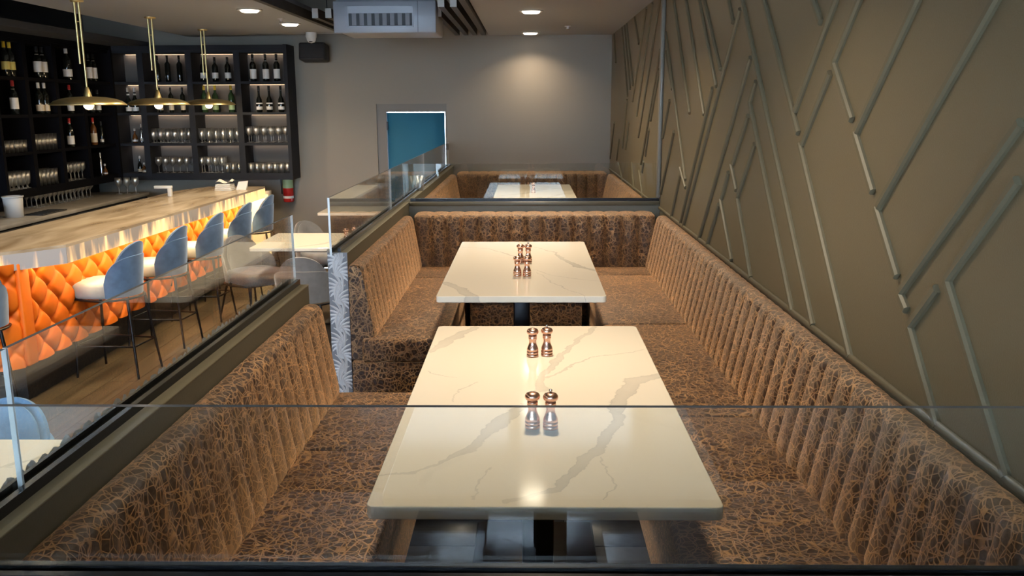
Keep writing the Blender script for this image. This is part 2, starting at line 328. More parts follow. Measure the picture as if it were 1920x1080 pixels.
MT['blue'] = plain('blue_velvet', (.075, .135, .23), .7, vary=.18, scale=14, Sheen_Weight=.7, Sheen_Roughness=.4, Sheen_Tint=(.6, .75, 1, 1))
MT['bluegrey'] = plain('pale_blue_velvet', (.30, .33, .31), .7, vary=.1, scale=14, Sheen_Weight=.6, Sheen_Roughness=.4)
MT['skyblue'] = plain('sky_blue_velvet', (.12, .24, .42), .7, vary=.18, scale=14, Sheen_Weight=.8, Sheen_Roughness=.4, Sheen_Tint=(.6, .8, 1, 1))
MT['grey'] = plain('grey_velvet', (.17, .165, .16), .7, vary=.15, scale=14, Sheen_Weight=.7, Sheen_Roughness=.4)
MT['orange'] = plain('orange_velvet', (.82, .165, .002), .6, vary=.06, scale=10, Sheen_Weight=.12, Sheen_Roughness=.4, Sheen_Tint=(1, .5, .1, 1))
MT['stone'] = mat_wood('bar_stone', (.30, .22, .14), (.66, .56, .42), (5, 1.1, 5), .22)
MT['onyx'] = mat_onyx()
MT['shelf'] = plain('shelf_charcoal', (.016, .018, .024), .7, Specular_IOR_Level=.2)
MT['shelf_back'] = plain('shelf_back_panel', (.085, .078, .074), .7)
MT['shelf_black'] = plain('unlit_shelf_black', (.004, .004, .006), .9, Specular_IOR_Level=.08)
MT['bottle'] = plain('dark_bottle_glass', (.008, .010, .009), .06)
MT['bottle_green'] = plain('green_bottle_glass', (.02, .045, .02), .06)
MT['bottle_amber'] = plain('amber_bottle_glass', (.12, .045, .012), .06)
MT['label'] = plain('white_paper_label', (.72, .71, .70), .6)
MT['label_cream'] = plain('cream_paper_label', (.62, .54, .42), .6)
MT['label_yellow'] = plain('yellow_paper_label', (.62, .52, .14), .6)
MT['cap_yellow'] = plain('yellow_foil', (.80, .55, .05), .35)
MT['cap_red'] = plain('red_foil', (.35, .03, .03), .35)
MT['cap_black'] = plain('black_foil', (.02, .02, .02), .35)
MT['cap_white'] = plain('white_foil', (.65, .62, .60), .4)
MT['stemware'] = thin_glass('stemware_glass', (.9, .92, .94), 1.7, .3, .22)
MT['steel'] = plain('steel', (.62, .63, .65), .2, 1.0)
MT['plastic'] = plain('white_plastic', (.66, .66, .65), .45)
MT['cream'] = plain('cream_card', (.66, .60, .48), .6)
MT['ac'] = plain('grey_metal_casing', (.34, .35, .39), .4, .1)
MT['ac_dark'] = plain('vent_dark', (.04, .042, .05), .6)
MT['teal'] = plain('teal_panel', (.016, .15, .25), .7, bump=.15, scale=200)
MT['red'] = plain('red_enamel', (.50, .02, .018), .25)
MT['tag_green'] = plain('green_label', (.30, .42, .24), .5)
MT['silver_bg'] = plain('grey_wallpaper', (.15, .15, .17), .5)
MT['silver_leaf'] = plain('silver_leaf_relief', (.46, .46, .485), .45)
MT['linen'] = plain('napkin_linen', (.72, .70, .66), .8)
MT['lamp'] = emit('warm_lamp_diffuser', (1.0, .86, .66), 14)
MT['bulb'] = emit('warm_bulb', (1.0, .80, .48), 22)
MT['led'] = emit('warm_led_strip', (1.0, .74, .50), .7)
MT['daygap'] = emit('daylit_gap', (.85, .93, 1.0), .95)
MT['pave'] = plain('pale_pavement', (.45, .45, .44), .8, vary=.2, scale=2)
MT['quartz_a'] = mat_quartz('quartz_a', VEINS_A)
MT['quartz_b'] = mat_quartz('quartz_b', VEINS_B, 3.1)
MT['quartz_c'] = mat_quartz('quartz_c', [[(-.38, -.5, .004), (-.1, -.25, .02), (.05, .1, .012), (.38, .4, .006)], [(-.3, .7, .01), (-.1, .3, .006), (.2, .2, .004)], [(.1, -.7, .012), (.25, -.3, .02), (.38, -.2, .01)]], 7.7)

# ------------------------------------------------------------------ the setting
CEIL = 2.8; PLAT = 0.4; XR = 1.0; YB = 10.82; XL = -5.3; YF = -4.6
floor = struct(MB().box(XL, 3, YF, YB, -.12, -.012).build('floor', MT['wood']))
pm = {}
x = -4.3; r = 0
while x < -1.03:
    y = -1.2 + (r * .53) % 1.4 - 1.4
    while y < YB - .02:
        y1 = min(y + 1.4, YB - .01)
        if y1 > 2.0:
            k = round(y1 - y, 2)
            if k not in pm: pm[k] = MB().box(.0015, .1985, .0015, k - .0015, -.012, 0).data('plank', [MT['wood']])
            put('plank', pm[k], floor, (x, y, 0))
        y = y1
    x += .2; r += 1
plat = struct(MB().box(-1.0, XR, YF + .6, YB, -.012, PLAT - .012).build('floor', MT['platform']))
td = MB().rbox(.002, .298, .002, .598, -.012, 0, .0015, 1).data('tile', [MT['tile']])
for i in range(-2, 3):
    for j in range(-7, 7):
        put('tile', td, plat, (-.16 + .3 * i, 2.98 + .6 * j - .0, PLAT))

back = struct(MB().box(XL, -1.83, YB, YB + .2, 0, 3.5).box(-.98, XR + .2, YB, YB + .2, 0, 3.5).box(-1.83, -.98, YB, YB + .2, 2.01, 3.5).build('wall_back', MT['taupe']))
wl = struct(MB().box(XL - .2, XL, YF, YB + .2, 0, 3.5).build('wall_left', MT['black']))
wr = struct(MB().box(XR, XR + .2, YF, YB, 0, 3.5).build('wall_right', MT['olive']))
# raised mouldings on the right wall: one mitred strip each
for (y0, z0, y1, z1) in MOULDINGS:
    d = Vector((0, y1 - y0, z1 - z0)); ln = d.length
    w = .0125; h = .015
    prof = [(-w, 0), (-w, h * .55), (-w * .55, h), (w * .55, h), (w, h * .55), (w, 0)]
    u = d.normalized(); n = Vector((0, -u.z, u.y))
    vs = [Vector((XR, y0, z0)) + n * a - Vector((b, 0, 0)) for a, b in prof] + [Vector((XR, y1, z1)) + n * a - Vector((b, 0, 0)) for a, b in prof]
    k = len(prof)
    MB().add(vs, [(i, i + 1, k + i + 1, k + i) for i in range(k - 1)] + [tuple(range(k)), tuple(range(k, 2 * k))]).build('moulding', MT['olive_trim'], wr)
struct(MB().rbox(XR - .013, XR, -1.4, 6.66, 1.215, 1.236, .004, 1).build('trim_1', MT['olive_trim']))
struct(MB().rbox(XR - .013, XR, 6.82, YB, 1.215, 1.236, .004, 1).build('trim_2', MT['olive_trim']))
struct(MB().rbox(XR - .028, XR, 6.655, 6.72, 1.3, CEIL, .006, 1).build('trim_3', plain('pale_olive_post', (.20, .19, .165), .4)))

# ceilings: two plaster rafts with an open black void between and beyond them
ceil = struct(MB().box(XL, XR, YF, YB, 3.4, 3.5).build('ceiling', MT['plenum']))
struct(MB().box(-.46, XR, -2.4, YB, CEIL, CEIL + .12).build('ceiling', MT['ceil']))
struct(MB().prism([(-2.09, -2.4), (-2.09, 10.45), (-4.02, 10.75), (-3.98, 7.0), (-3.9, -2.4)], CEIL, CEIL + .12).build('ceiling', MT['ceil']))
struct(MB().box(XL, -4.5, 6.0, YB, 2.68, 2.74).build('trim_4', plain('bulkhead_grey', (.06, .062, .068), .7)))
fr = struct(MB().box(XL, -4.9, YF - .15, YF, 0, 3.5).box(.93, XR + .2, YF - .15, YF, 0, 3.5).box(-4.9, .93, YF - .15, YF, 3.25, 3.5).box(-4.9, -1.15, YF - .15, YF, 0, .08).box(-1.15, .93, YF - .15, YF, 0, .55).build('wall_front', MT['taupe']))
for i, (a, b, s0) in enumerate([(-4.9, -3.65, .08), (-3.65, -2.4, .08), (-2.4, -1.15, .08), (-1.15, -.11, .55), (-.11, .93, .55)]):
    w = thing('window_%d' % (i + 1), None, None, ((a + b) / 2, YF - .08, s0)); w['kind'] = 'structure'
    hw = (b - a) / 2; H = 3.25 - s0
    m = MB().box(-hw, -hw + .05, -.05, .05, 0, H).box(hw - .05, hw, -.05, .05, 0, H).box(-hw + .05, hw - .05, -.05, .05, 0, .05).box(-hw + .05, hw - .05, -.05, .05, H - .05, H).box(-hw + .05, hw - .05, -.05, .05, 1.7 - s0, 1.76 - s0)
    f = m.build('window_frame', MT['metal_black'], w); f['kind'] = 'structure'
    q = MB().box(-hw + .05, hw - .05, -.006, .006, .05, H - .05).build('window_pane', MT['glass'], w); q['kind'] = 'structure'
pt = bpy.data.lights.new('window_portal', 'AREA'); pt.shape = 'RECTANGLE'; pt.size = 5.83; pt.size_y = 3.2
po = bpy.data.objects.new('window_portal', pt); COL.objects.link(po); po.location = (-1.985, YF - .2, 1.65); po.rotation_euler = (PI / 2, 0, PI)
try: pt.cycles.is_portal = True
except Exception: pass
struct(MB().box(-30, 30, YF - 40, YF - .15, -.2, -.05).build('floor', MT['pave']))

# doorway in the back wall
dr = thing('door_1', None, None, (-1.405, YB, 0)); struct(dr)
struct(MB().box(-.425, -.31, .02, .2, 0, 2.01).box(.405, .425, .02, .2, 0, 2.01).box(-.31, .405, .02, .2, 1.915, 2.01).build('door_frame', plain('door_frame_paint', (.17, .15, .13), .55), dr))
struct(MB().rbox(-.306, .392, .06, .11, .02, 1.906, .004, 1).build('door_panel', MT['teal'], dr))
struct(MB().box(-.309, -.296, .02, .06, 1.70, 1.80).build('door_hinge', MT['metal_black'], dr))
struct(MB().tube([(.435, -.03, 1.46), (.435, -.03, 1.54)], .009).tube([(.435, -.03, 1.5), (.435, 0, 1.5)], .006).build('door_handle', MT['metal_black'], dr))

# ------------------------------------------------------------------ ceiling kit
def downlight(x, y, label, k=1.0):
    t = thing('ceiling_downlight', label, 'downlight', (x, y, CEIL))
    MB().lathe([(.075, 0), (.108, 0), (.108, -.006), (.098, -.010), (.078, -.006)], n=28, cap=False).build('trim_ring', MT['cap_white'], t)
    MB().lathe([(0, -.024), (.066, -.022), (.078, -.012), (.078, -.0005), (0, -.0005)], n=24).build('diffuser', MT['lamp'], t)
    area_lamp('lamp', (0, 0, -.03), .15, DOWN_W * k, WARM, parent=t, spread=math.radians(130))
nR = {10.43: 'bright recessed downlight over the far booth, nearest the back wall on the right', 8.06: 'bright recessed downlight over the far booth, nearer of the two in the right ceiling',
      6.93: 'recessed downlight above the cross partition behind the middle table', 5.25: 'recessed downlight above the second booth table', 2.85: 'recessed downlight above the nearest booth table'}
for y in DOWNLIGHTS_R: downlight(.03, y, nR[y], .5 if y > 10 else 1.0)
nL = {9.13: 'bright recessed downlight in the left ceiling, farther one, left of the air unit', 7.82: 'bright recessed downlight in the left ceiling, nearer and larger-looking one'}
for i, y in enumerate(DOWNLIGHTS_L):
    downlight(-2.38, y, nL.get(y, 'recessed downlight in the left ceiling above the dining aisle, %s of the unseen ones' % ['first', 'second', 'third', 'fourth'][min(i, 3)]), 1.3)
for (x, y, lb) in [(-2.33, 8.62, 'small white sprinkler head between the two left downlights'), (.42, 9.6, 'small sprinkler head in the right ceiling near the moulded wall')]:
    t = thing('sprinkler_head', lb, 'sprinkler', (x, y, CEIL))
    MB().lathe([(.032, 0), (.034, -.006), (.012, -.010), (.010, -.03)], n=14).build('body', MT['cap_white'], t)
    MB().lathe([(0, -.030), (.02, -.030), (.02, -.034), (0, -.034)], n=12).build('deflector', MT['chrome'], t)

def baffle(x, y0, y1, label):
    t = thing('ceiling_baffle', label, 'baffle', (x, y0, CEIL), group='dark baffles of the open ceiling')
    MB().box(-.025, .025, .012, y1 - y0, -.03, .05).build('beam', MT['slat'], t)
    MB().box(-.027, .027, 0, .012, -.032, .052).build('end_cap', MT['slat_end'], t)
    MB().tube([(0, .5, .05), (0, .5, .6)], .004).tube([(0, y1 - y0 - .3, .05), (0, y1 - y0 - .3, .6)], .004).build('hanger', MT['metal_black'], t)
for x, y0, lb in [(-2.04, 3.0, 'long dark ceiling baffle along the edge of the left ceiling'), (-1.92, 8.25, 'short dark baffle with pale end left of the air unit, leftmost of three'), (-1.80, 8.25, 'short dark baffle with pale end left of the air unit, middle of three'), (-1.69, 8.25, 'short dark baffle with pale end left of the air unit, rightmost of three'),
               (-.50, 3.0, 'long dark ceiling baffle along the edge of the right ceiling'), (-.60, 7.4, 'dark ceiling baffle right of the air unit, first from the right ceiling'), (-.70, 7.4, 'dark ceiling baffle right of the air unit, second from the right ceiling'), (-.80, 8.2, 'dark ceiling baffle right of the air unit, closest to it')]:
    baffle(x, y0, 10.4, lb)

ac = thing('air_unit', 'grey ceiling air unit with a wide vaned outlet above the door', 'air conditioner', (-1.235, 7.9, 2.62))
MB().rbox(-.43, .43, .03, .78, 0, .27, .012, 2).build('casing', MT['ac'], ac)
MB().rbox(-.445, .445, -.01, .03, -.015, .255, .01, 2).build('front_panel', MT['ac'], ac)
MB().rbox(-.38, .36, .1, .7, .27, .62, .01, 1).build('upper_duct', MT['ac'], ac)
MB().box(-.31, .24, -.016, -.010, .045, .20).build('outlet', MT['ac_dark'], ac)
MB().box(-.32, -.31, -.022, -.01, .035, .21).box(.24, .25, -.022, -.01, .035, .21).box(-.32, .25, -.022, -.01, .20, .21).box(-.32, .25, -.022, -.01, .035, .045).box(-.31, .24, -.020, -.012, .15, .20).build('outlet_frame', MT['ac'], ac)
for i in range(8):
    MB().add([(-.28 + .066 * i, -.03, .05), (-.235 + .066 * i, -.012, .05), (-.235 + .066 * i, -.012, .148), (-.28 + .066 * i, -.03, .148), (-.28 + .066 * i, -.026, .05), (-.235 + .066 * i, -.008, .05), (-.235 + .066 * i, -.008, .148), (-.28 + .066 * i, -.026, .148)],
             [(0, 1, 2, 3), (7, 6, 5, 4), (0, 3, 7, 4), (1, 5, 6, 2), (3, 2, 6, 7), (0, 4, 5, 1)]).build('vane', MT['ac'], ac)
MB().box(.285, .289, -.0125, -.0095, -.01, .25).build('seam', MT['ac_dark'], ac)
MB().tube([(.05, .4, .62), (.05, .4, .78)], .01).build('hanger_rod', MT['metal_black'], ac)

sp = thing('wall_speaker', 'black wall speaker tilted down beside the lit shelves', 'speaker', (-2.50, 10.62, 2.60))
c, s_ = math.cos(-.18), math.sin(-.18)
o = MB().rbox(-.155, .155, -.12, .1, -.10, .10, .02, 2).build('cabinet', MT['black'], sp, rot=(-.12, 0, -.05))
MB().rbox(-.14, .14, -.132, -.12, -.085, .085, .008, 1).build('grille', plain('speaker_mesh', (.022, .022, .026), .9, bump=.6, scale=400), sp, rot=(-.12, 0, -.05))
MB().tube([(0, .08, 0), (0, .2, .02)], .02).build('bracket', MT['metal_black'], sp)
cm = thing('dome_camera', 'white dome security camera above the black wall speaker', 'camera', (-2.44, 10.25, 2.80))
MB().lathe([(.062, 0), (.062, -.05), (.055, -.06)], n=20).build('base', MT['plastic'], cm)
MB().lathe([(.055, -.06), (.05, -.085), (.035, -.108), (0, -.118)], n=20).build('dome', MT['plastic'], cm)
MB().lathe([(.02, 0), (.02, -.006), (0, -.008)], c=(0, -.033, -.098), n=12).build('lens', MT['black'], cm)
MB().box(-.08, .25, -.02, .02, 0, .015).build('bracket', MT['metal_black'], cm)

# ------------------------------------------------------------------ booth partitions with glass
def pane(parent, axis, a, b, z0, z1, c, t=.010, g='glass'):
    """one glass pane in the parent's coordinates; bright side edges and dark top edge are light and shade put into colour"""
    m = MB()
    lo, hi = c - t / 2, c + t / 2
    def v(u, w, z): return (w, u, z) if axis == 'y' else (u, w, z)
    vs = [v(a, lo, z0), v(b, lo, z0), v(b, hi, z0), v(a, hi, z0), v(a, lo, z1), v(b, lo, z1), v(b, hi, z1), v(a, hi, z1)]
    m.add(vs, [(0, 1, 5, 4), (2, 3, 7, 6)], 0); m.add(vs, [(1, 2, 6, 5), (3, 0, 4, 7)], 1); m.add(vs, [(4, 5, 6, 7), (0, 3, 2, 1)], 2)
    return m.build('glass_pane', [MT[g], MT['gedge'], MT['gtop']], parent)
RAIL = 1.27; GT = 1.555
def leaf_relief(m, cx, z, s, mirror):
    """a fan of curved lobes springing from one point, proud of the panel (panel faces -y)"""
    for k in range(7):
        a = math.radians(-8 + 17 * k) * mirror; ln = s * (1.0 - .07 * k); w = s * .06
        vs = []; n = 6
        for i in range(n + 1):
            t = i / n; aa = a + mirror * .75 * t * t
            px = cx + ln * t * math.sin(a + mirror * .35 * t * t); pz = z + ln * t * math.cos(a + mirror * .35 * t * t)
            ww = w * (math.sin(PI * min(.93, .12 + t * .82)) ** .7)
            nx, nz = math.cos(aa), -math.sin(aa)
            vs += [(px - nx * ww, -.0012, pz - nz * ww), (px, -.0052 + .0005 * k, pz), (px + nx * ww, -.0012, pz + nz * ww)]
        m.add(vs, [(3*i+q, 3*i+q+1, 3*i+q+4, 3*i+q+3) for i in range(n) for q in range(2)])
def side_partition(y0, y1, panes, label, end_panel):
    t = thing('booth_partition', label, 'partition', (0, 0, 0))
    MB().box(-.996, -.9045, y0 + .004, y1, PLAT, RAIL - .004).build('panel', MT['partition'], t)
    MB().box(-1.003, -.996, y0 + .004, y1, .02, RAIL - .01).build('wallpaper_face', MT['silver_bg'], t)
    MB().rbox(-1.0, -.903, y0, y1, RAIL - .006, RAIL, .0015, 1).build('top_rail', plain('partition_rail', (.15, .135, .09), .45), t)
    MB().box(-.985, -.977, y0 + .01, y1, RAIL, RAIL + .022).box(-.953, -.938, y0 + .01, y1, RAIL, RAIL + .022).build('glass_channel', MT['channel'], t)
    for a, b in panes: pane(t, 'y', a, b, RAIL, GT, -.965)
    if end_panel:
        MB().box(-1.002, -.903, y0 - .006, y0 + .002, .02, RAIL + .002).build('end_panel', MT['silver_bg'], t)
        m = MB()
        for k in range(9):
            z = .02 + .142 * k
            leaf_relief(m, -.968, z, .118, 1); leaf_relief(m, -.934, z + .06, .118, -1)
        for i, v in enumerate(m.v): m.v[i] = (min(-.9035, max(-1.0015, v[0])), v[1] + y0 - .006, min(RAIL, v[2]))
        m.build('leaf_relief', MT['silver_leaf'], t)['label'] = 'silver leaf pattern in relief'
    m = MB(); y = y0 + .02; rr = random.Random(3)
    while y < y1 - .03:
        w = rr.uniform(.02, .05); h = rr.uniform(.010, .02)
        n = 5; vs = [(-1.006, y + w * q / n, RAIL - .02) for q in range(n + 1)] + [(-1.010 + rr.uniform(-.003, .002), y + w * q / n, RAIL + h * math.sin(PI * (q + .4) / (n + .8)) ** .6) for q in range(n + 1)]
        m.add(vs, [(q, q + 1, n + 2 + q, n + 1 + q) for q in range(n)]); y += w + rr.uniform(0, .012)
    f = m.build('leaf_edge', MT['silver_leaf'], t); f['label'] = 'scalloped silver edging of the outer face'
    return t
side_partition(-1.4, 3.54, [(-1.4, 1.545), (1.551, 3.56)], 'low olive partition with glass panes along the near left bench', False)
side_partition(4.33, YB - .01, [(4.24, 6.175), (6.181, 8.2), (8.206, YB - .03)], 'low olive partition with glass and silver leaf end panel, farther along', True)
def cross_partition(y0, y1, yg, label):
    t = thing('cross_partition', label, 'partition', (0, 0, 0))
    MB().box(-.903, XR - .001, y0 + .002, y1, PLAT, RAIL - .03).build('panel', MT['partition'], t)
    MB().rbox(-.903, XR - .001, y0, y1, RAIL - .03, RAIL, .003, 1).build('top_rail', MT['partition'], t)
    MB().box(-.9, XR - .001, yg - .022, yg - .008, RAIL, RAIL + .02).box(-.9, XR - .001, yg + .008, yg + .022, RAIL, RAIL + .02).build('glass_channel', MT['channel'], t)
    pane(t, 'x', -.955 if y0 > 3 else -.95, XR - .002, RAIL, GT, yg, g='glass' if y0 > 3 else 'glass_front')
cross_partition(6.67, 6.80, 6.74, 'olive cross partition with one wide glass pane behind the middle booth')
cross_partition(1.16, 1.28, 1.235, 'nearest cross partition with a wide glass pane crossing the foreground')

# ------------------------------------------------------------------ banquettes
CW = .116
def channel_mesh(depth, top_d, w=CW, amp0=.012, z1=1.205, nu=8):
    """one padded channel: local x along the bench, y out from the back plane, z up from the platform"""
    prof = []
    zs = .83 - PLAT
    prof += [(depth - .004, zs - .06), (depth, zs + .02), (depth - (depth - top_d) * .45, zs + .16), (depth - (depth - top_d) * .8, zs + .27)]
    H = z1 - PLAT; R = min(.045, top_d * .55)
    for k in range(6):
        a = k / 5 * PI / 2
        prof.append((top_d - R + R * math.cos(a), H - R + R * math.sin(a)))
    prof += [(top_d * .3, H + .002), (.002, H - .004)]
    g = []
    for i in range(nu + 1):
        u = -1 + 2 * i / nu
        b = math.sqrt(max(0, 1 - u * u * .98)); row = []
        for j, (d, z) in enumerate(prof):
            t = j / (len(prof) - 1)
            # outward normal of the profile
            d0, z0_ = prof[max(j-1, 0)]; d1, z1_ = prof[min(j+1, len(prof)-1)]
            nx, nz = (z1_ - z0_), -(d1 - d0); l = math.hypot(nx, nz) or 1
            amp = amp0 * (b - 1) * (1.0 if j < 7 else .25)
            row.append((u * w * .5, d + nx / l * amp, z + nz / l * amp))
        g.append(row)
    return MB().sheet(g), prof
def end_cap(prof, x, d=0.016):
    p = [(0, .32)] + [(prof[0][0], .32)] + prof[:-1] + [(0, prof[-1][1])]
    m = MB(); n = len(p)
    vs = [(x, a - (.006 if 0 < i < n - 1 else 0), b - .004) for i, (a, b) in enumerate(p)] + [(x + d, a - (.006 if 0 < i < n - 1 else 0), b - .004) for i, (a, b) in enumerate(p)]
    m.add(vs, [tuple(range(n)), tuple(reversed(range(n, 2 * n)))]); m.add(vs, [(i, (i + 1) % n, n + (i + 1) % n, n + i) for i in range(n)], 0, False)
    return m
CHM = {}
def banquette(label, origin, rz, length, depth, top_d, seat_depth, splits, end0=False, end1=False, seat_z=.83, seat0=0.0, seat1=None, amp=.012):
    """local x along the bench, y out into the booth; origin on the back plane at platform level"""
    t = thing('banquette', label, 'banquette', (*origin, PLAT), rz)
    key = (depth, top_d, amp)
    n = max(1, round(length / CW)); w = length / n
    if (key, round(w, 4)) not in CHM:
        m, prof = channel_mesh(depth, top_d, w, amp); CHM[(key, round(w, 4))] = (m.data('backrest_channel', [MT['fabric']]), prof)
    me, prof = CHM[(key, round(w, 4))]
    for i in range(n): put('backrest_channel', me, t, (w * (i + .5), 0, 0))
    MB().box(.005, length - .005, .003, top_d - .03, .0, 1.165 - PLAT).build('backrest_core', MT['fabric'], t)
    if end0: end_cap(prof, -.012).build('backrest_end', MT['fabric'], t)
    if end1: end_cap(prof, length - .004).build('backrest_end', MT['fabric'], t)
    zt = seat_z - PLAT
    s1 = length if seat1 is None else seat1
    cuts = [seat0] + list(splits) + [s1]
    for a, b in zip(cuts[:-1], cuts[1:]):
        MB().rbox(a + .0015, b - .0015, top_d * .8, seat_depth, zt - .12, zt, .018, 3).build('seat_cushion', MT['fabric'], t)
    MB().box(max(seat0, 0) + .02, s1 - .004, .01, seat_depth - .035, .0, zt - .12).build('plinth', MT['fabric'], t)
    return t
D, TD = .135, .082
# right-hand bench, runs the length of the booth against the moulded wall (local +x = world +y needs rz = 90 and y pointing to -x)
banquette('long brown channelled bench along the moulded wall, right of the two nearest tables', (XR, 1.285), PI / 2, 5.07, .145, .08, .60, [1.905, 3.345, 4.745], seat1=5.06)
banquette('near left brown bench with scalloped back, beside the nearest table', (-.903, 3.46), -PI / 2, 2.175, .128, .075, .50, [.61], end0=True, seat0=-.02, amp=.005)
banquette('second left brown bench, behind the silver leaf panel beside the middle table', (-.903, 6.36), -PI / 2, 2.015, .128, .075, .495, [.42], end1=True, seat1=2.07, amp=.006)
banquette('short brown bench closing the far end of the middle booth', (.925, 6.668), PI, 1.755, .318, .30, .72, [], seat0=.528, seat1=1.331, amp=.03)
# far booth
banquette('far booth bench along the moulded wall, behind the glass', (XR - .003, 6.81), PI / 2, 3.49, .145, .08, .60, [1.2, 2.4])
banquette('far booth bench on the left behind the glass', (-.903, 10.3), -PI / 2, 3.48, .128, .075, .50, [1.2, 2.4])
banquette('far booth end bench under the taupe back wall', (.925, YB - .005), PI, 1.755, .50, .48, .95, [], seat0=.528, seat1=1.327, amp=.022)
# the booth the photograph is taken from (seen mirrored in the nearest glass)
banquette('bench along the moulded wall in the booth nearest the shop front', (XR, -1.35), PI / 2, 2.5, .145, .08, .60, [1.2])
banquette('left bench in the booth nearest the shop front', (-.903, 1.14), -PI / 2, 2.5, .128, .075, .50, [1.2])

# ------------------------------------------------------------------ tables
def rounded_top(hx, hy, th, r=.018, seg=4):
    bm = bmesh.new(); bmesh.ops.create_cube(bm, size=1)
    for v in bm.verts: v.co = Vector((v.co.x * 2 * hx, v.co.y * 2 * hy, v.co.z * th))
    ve = [e for e in bm.edges if abs(e.verts[0].co.z - e.verts[1].co.z) > th * .5]
    bmesh.ops.bevel(bm, geom=ve, offset=r, segments=seg, profile=.5, affect='EDGES')
    he = [e for e in bm.edges if abs(e.verts[0].co.z - e.verts[1].co.z) < 1e-5 and len(e.link_faces) == 2 and abs(abs(e.verts[0].co.z) - th/2) < 1e-4 and abs(e.link_faces[0].normal.z - e.link_faces[1].normal.z) > .5]
    bmesh.ops.bevel(bm, geom=he, offset=.003, segments=2, profile=.5, affect='EDGES')
    bm.verts.index_update(); m = MB(); m.add([v.co[:] for v in bm.verts], [[v.index for v in f.verts] for f in bm.faces]); bm.free(); return m
def table(label, c, hx, hy, ztop, zfloor, mat, legs, name='booth_table', th=.03):
    t = thing(name, label, 'table', (c[0], c[1], zfloor))
    h = ztop - zfloor
    rounded_top(hx, hy, th).build('tabletop', MT[mat], t, (0, 0, h - th / 2))
    MB().box(-hx * .7, hx * .7, -hy * .8, hy * .8, h - th - .022, h - th).build('support_board', MT['black'], t)
    for (lx, ly) in legs:
        MB().rbox(lx - .04, lx + .04, ly - .04, ly + .04, .02, h - th - .022, .008, 2).build('pedestal', MT['metal_black'], t)
        MB().rbox(lx - .22, lx + .22, ly - .22, ly + .22, 0, .02, .008, 1).build('base_plate', MT['metal_black'], t)
    return t
table('nearest cream quartz booth table with wide grey veins and two pairs of mills', (.035, 2.5), .379, .778, 1.16, PLAT, 'quartz_a', [(-.01, -.42), (-.01, .42)])
table('second cream quartz booth table with four copper mills in a cluster', (-.03, 4.61), .379, .797, 1.16, PLAT, 'quartz_b', [(0, -.42), (0, .42)])
table('far booth quartz table seen through the cross glass', (.065, 8.68), .382, .74, 1.16, PLAT, 'quartz_c', [(0, -.4), (0, .4)])
table('quartz booth table on the photographer side of the nearest glass', (.06, -.08), .379, .778, 1.16, PLAT, 'quartz_c', [(0, -.42), (0, .42)])
table('white dining table beyond the left partition, between grey tub chairs', (-1.78, 8.12), .69, .465, .76, 0, 'quartz_c', [(.1, 0)], 'dining_table')
table('white dining table near the back wall, left of the far booth', (-1.72, 10.35), .69, .36, .79, 0, 'quartz_c', [(0, 0)], 'dining_table')
table('veined dining table at the lower left, seen through the near glass', (-2.0, 2.64), .84, .47, .76, 0, 'quartz_c', [(0, 0)], 'dining_table')

# ------------------------------------------------------------------ copper mills
def mill(label, x, y, z, s=1.0, knob=False, group=None, hs=.87):
    t = thing('pepper_mill' if knob else 'salt_mill', label, 'mill', (x, y, z), 0, group)
    b = [(.0, 0), (.0205, 0), (.0215, .003), (.0215, .010), (.0200, .0115), (.0200, .013), (.0215, .0145), (.0215, .022), (.0198, .0235), (.0198, .025), (.0213, .0265), (.0208, .034), (.0178, .043), (.0140, .054), (.0125, .063), (.0130, .070), (.0152, .076), (.0156, .082), (.0148, .0835), (.0155, .085), (.0150, .091), (.0, .091)]
    MB().lathe([(r * s, h * s * hs) for r, h in b], n=22).build('body', MT['copper'], t)
    MB().lathe([(.0, .091 * s * hs), (.0142 * s, .091 * s * hs), (.0142 * s, .0955 * s * hs), (0, .0955 * s * hs)], n=20).build('neck_ring', MT['copper_dark'], t)
    MB().lathe([(r * s, h * s * hs) for r, h in [(.0, .0955), (.0150, .0955), (.0195, .099), (.0218, .105), (.0212, .112), (.0175, .118), (.0105, .1215), (.0, .1225)]], n=22).build('head', MT['copper'], t)
    for zz in (.0122, .0242): MB().lathe([(.0203 * s, (zz - .0012) * s * hs), (.0206 * s, zz * s * hs), (.0203 * s, (zz + .0012) * s * hs)], n=22, cap=False).build('groove', MT['copper_dark'], t)
    if knob: MB().lathe([(r * s, h * s * hs) for r, h in [(.0, .122), (.0032, .122), (.0032, .126), (.0052, .1275), (.0052, .132), (.003, .134), (0, .134)]], n=14).build('knob', MT['chrome'], t)
S = 1.0
mill('copper salt mill without knob, left of the pair nearest the camera', .012, 2.19, 1.16, .92)
mill('copper pepper mill with chrome knob, right of the pair nearest the camera', .059, 2.185, 1.16, .92, True)
mill('copper salt mill at left of the pair on the far half of the nearest table', .016, 2.86, 1.16, .92)
mill('copper pepper mill with chrome knob, far half of the nearest table, on the right', .064, 2.87, 1.16, .92, True)
mill('copper mill front left of the cluster of four on the second table', -.052, 4.28, 1.16, .95)
mill('copper mill front right of the cluster of four on the second table', -.004, 4.28, 1.16, .95, True)
mill('copper mill back left of the cluster of four on the second table', -.040, 4.66, 1.16, .95)
mill('copper mill back right of the cluster of four on the second table', .002, 4.66, 1.16, .95, True)
mill('single copper mill on the far booth table behind glass', .055, 8.5, 1.16, .95)
mill('copper mill on the white dining table close to the partition glass, left one', -1.66, 7.95, .76, 1.3)
mill('copper mill with knob on the white dining table close to the partition glass', -1.59, 8.0, .76, 1.3, True)
mill('copper mill on the dining table near the back wall', -1.35, 10.2, .79, 1.2)
cup = thing('glass_holder', 'small pale glass holder on the far partition rail', 'holder', (-.93, 7.6, RAIL))
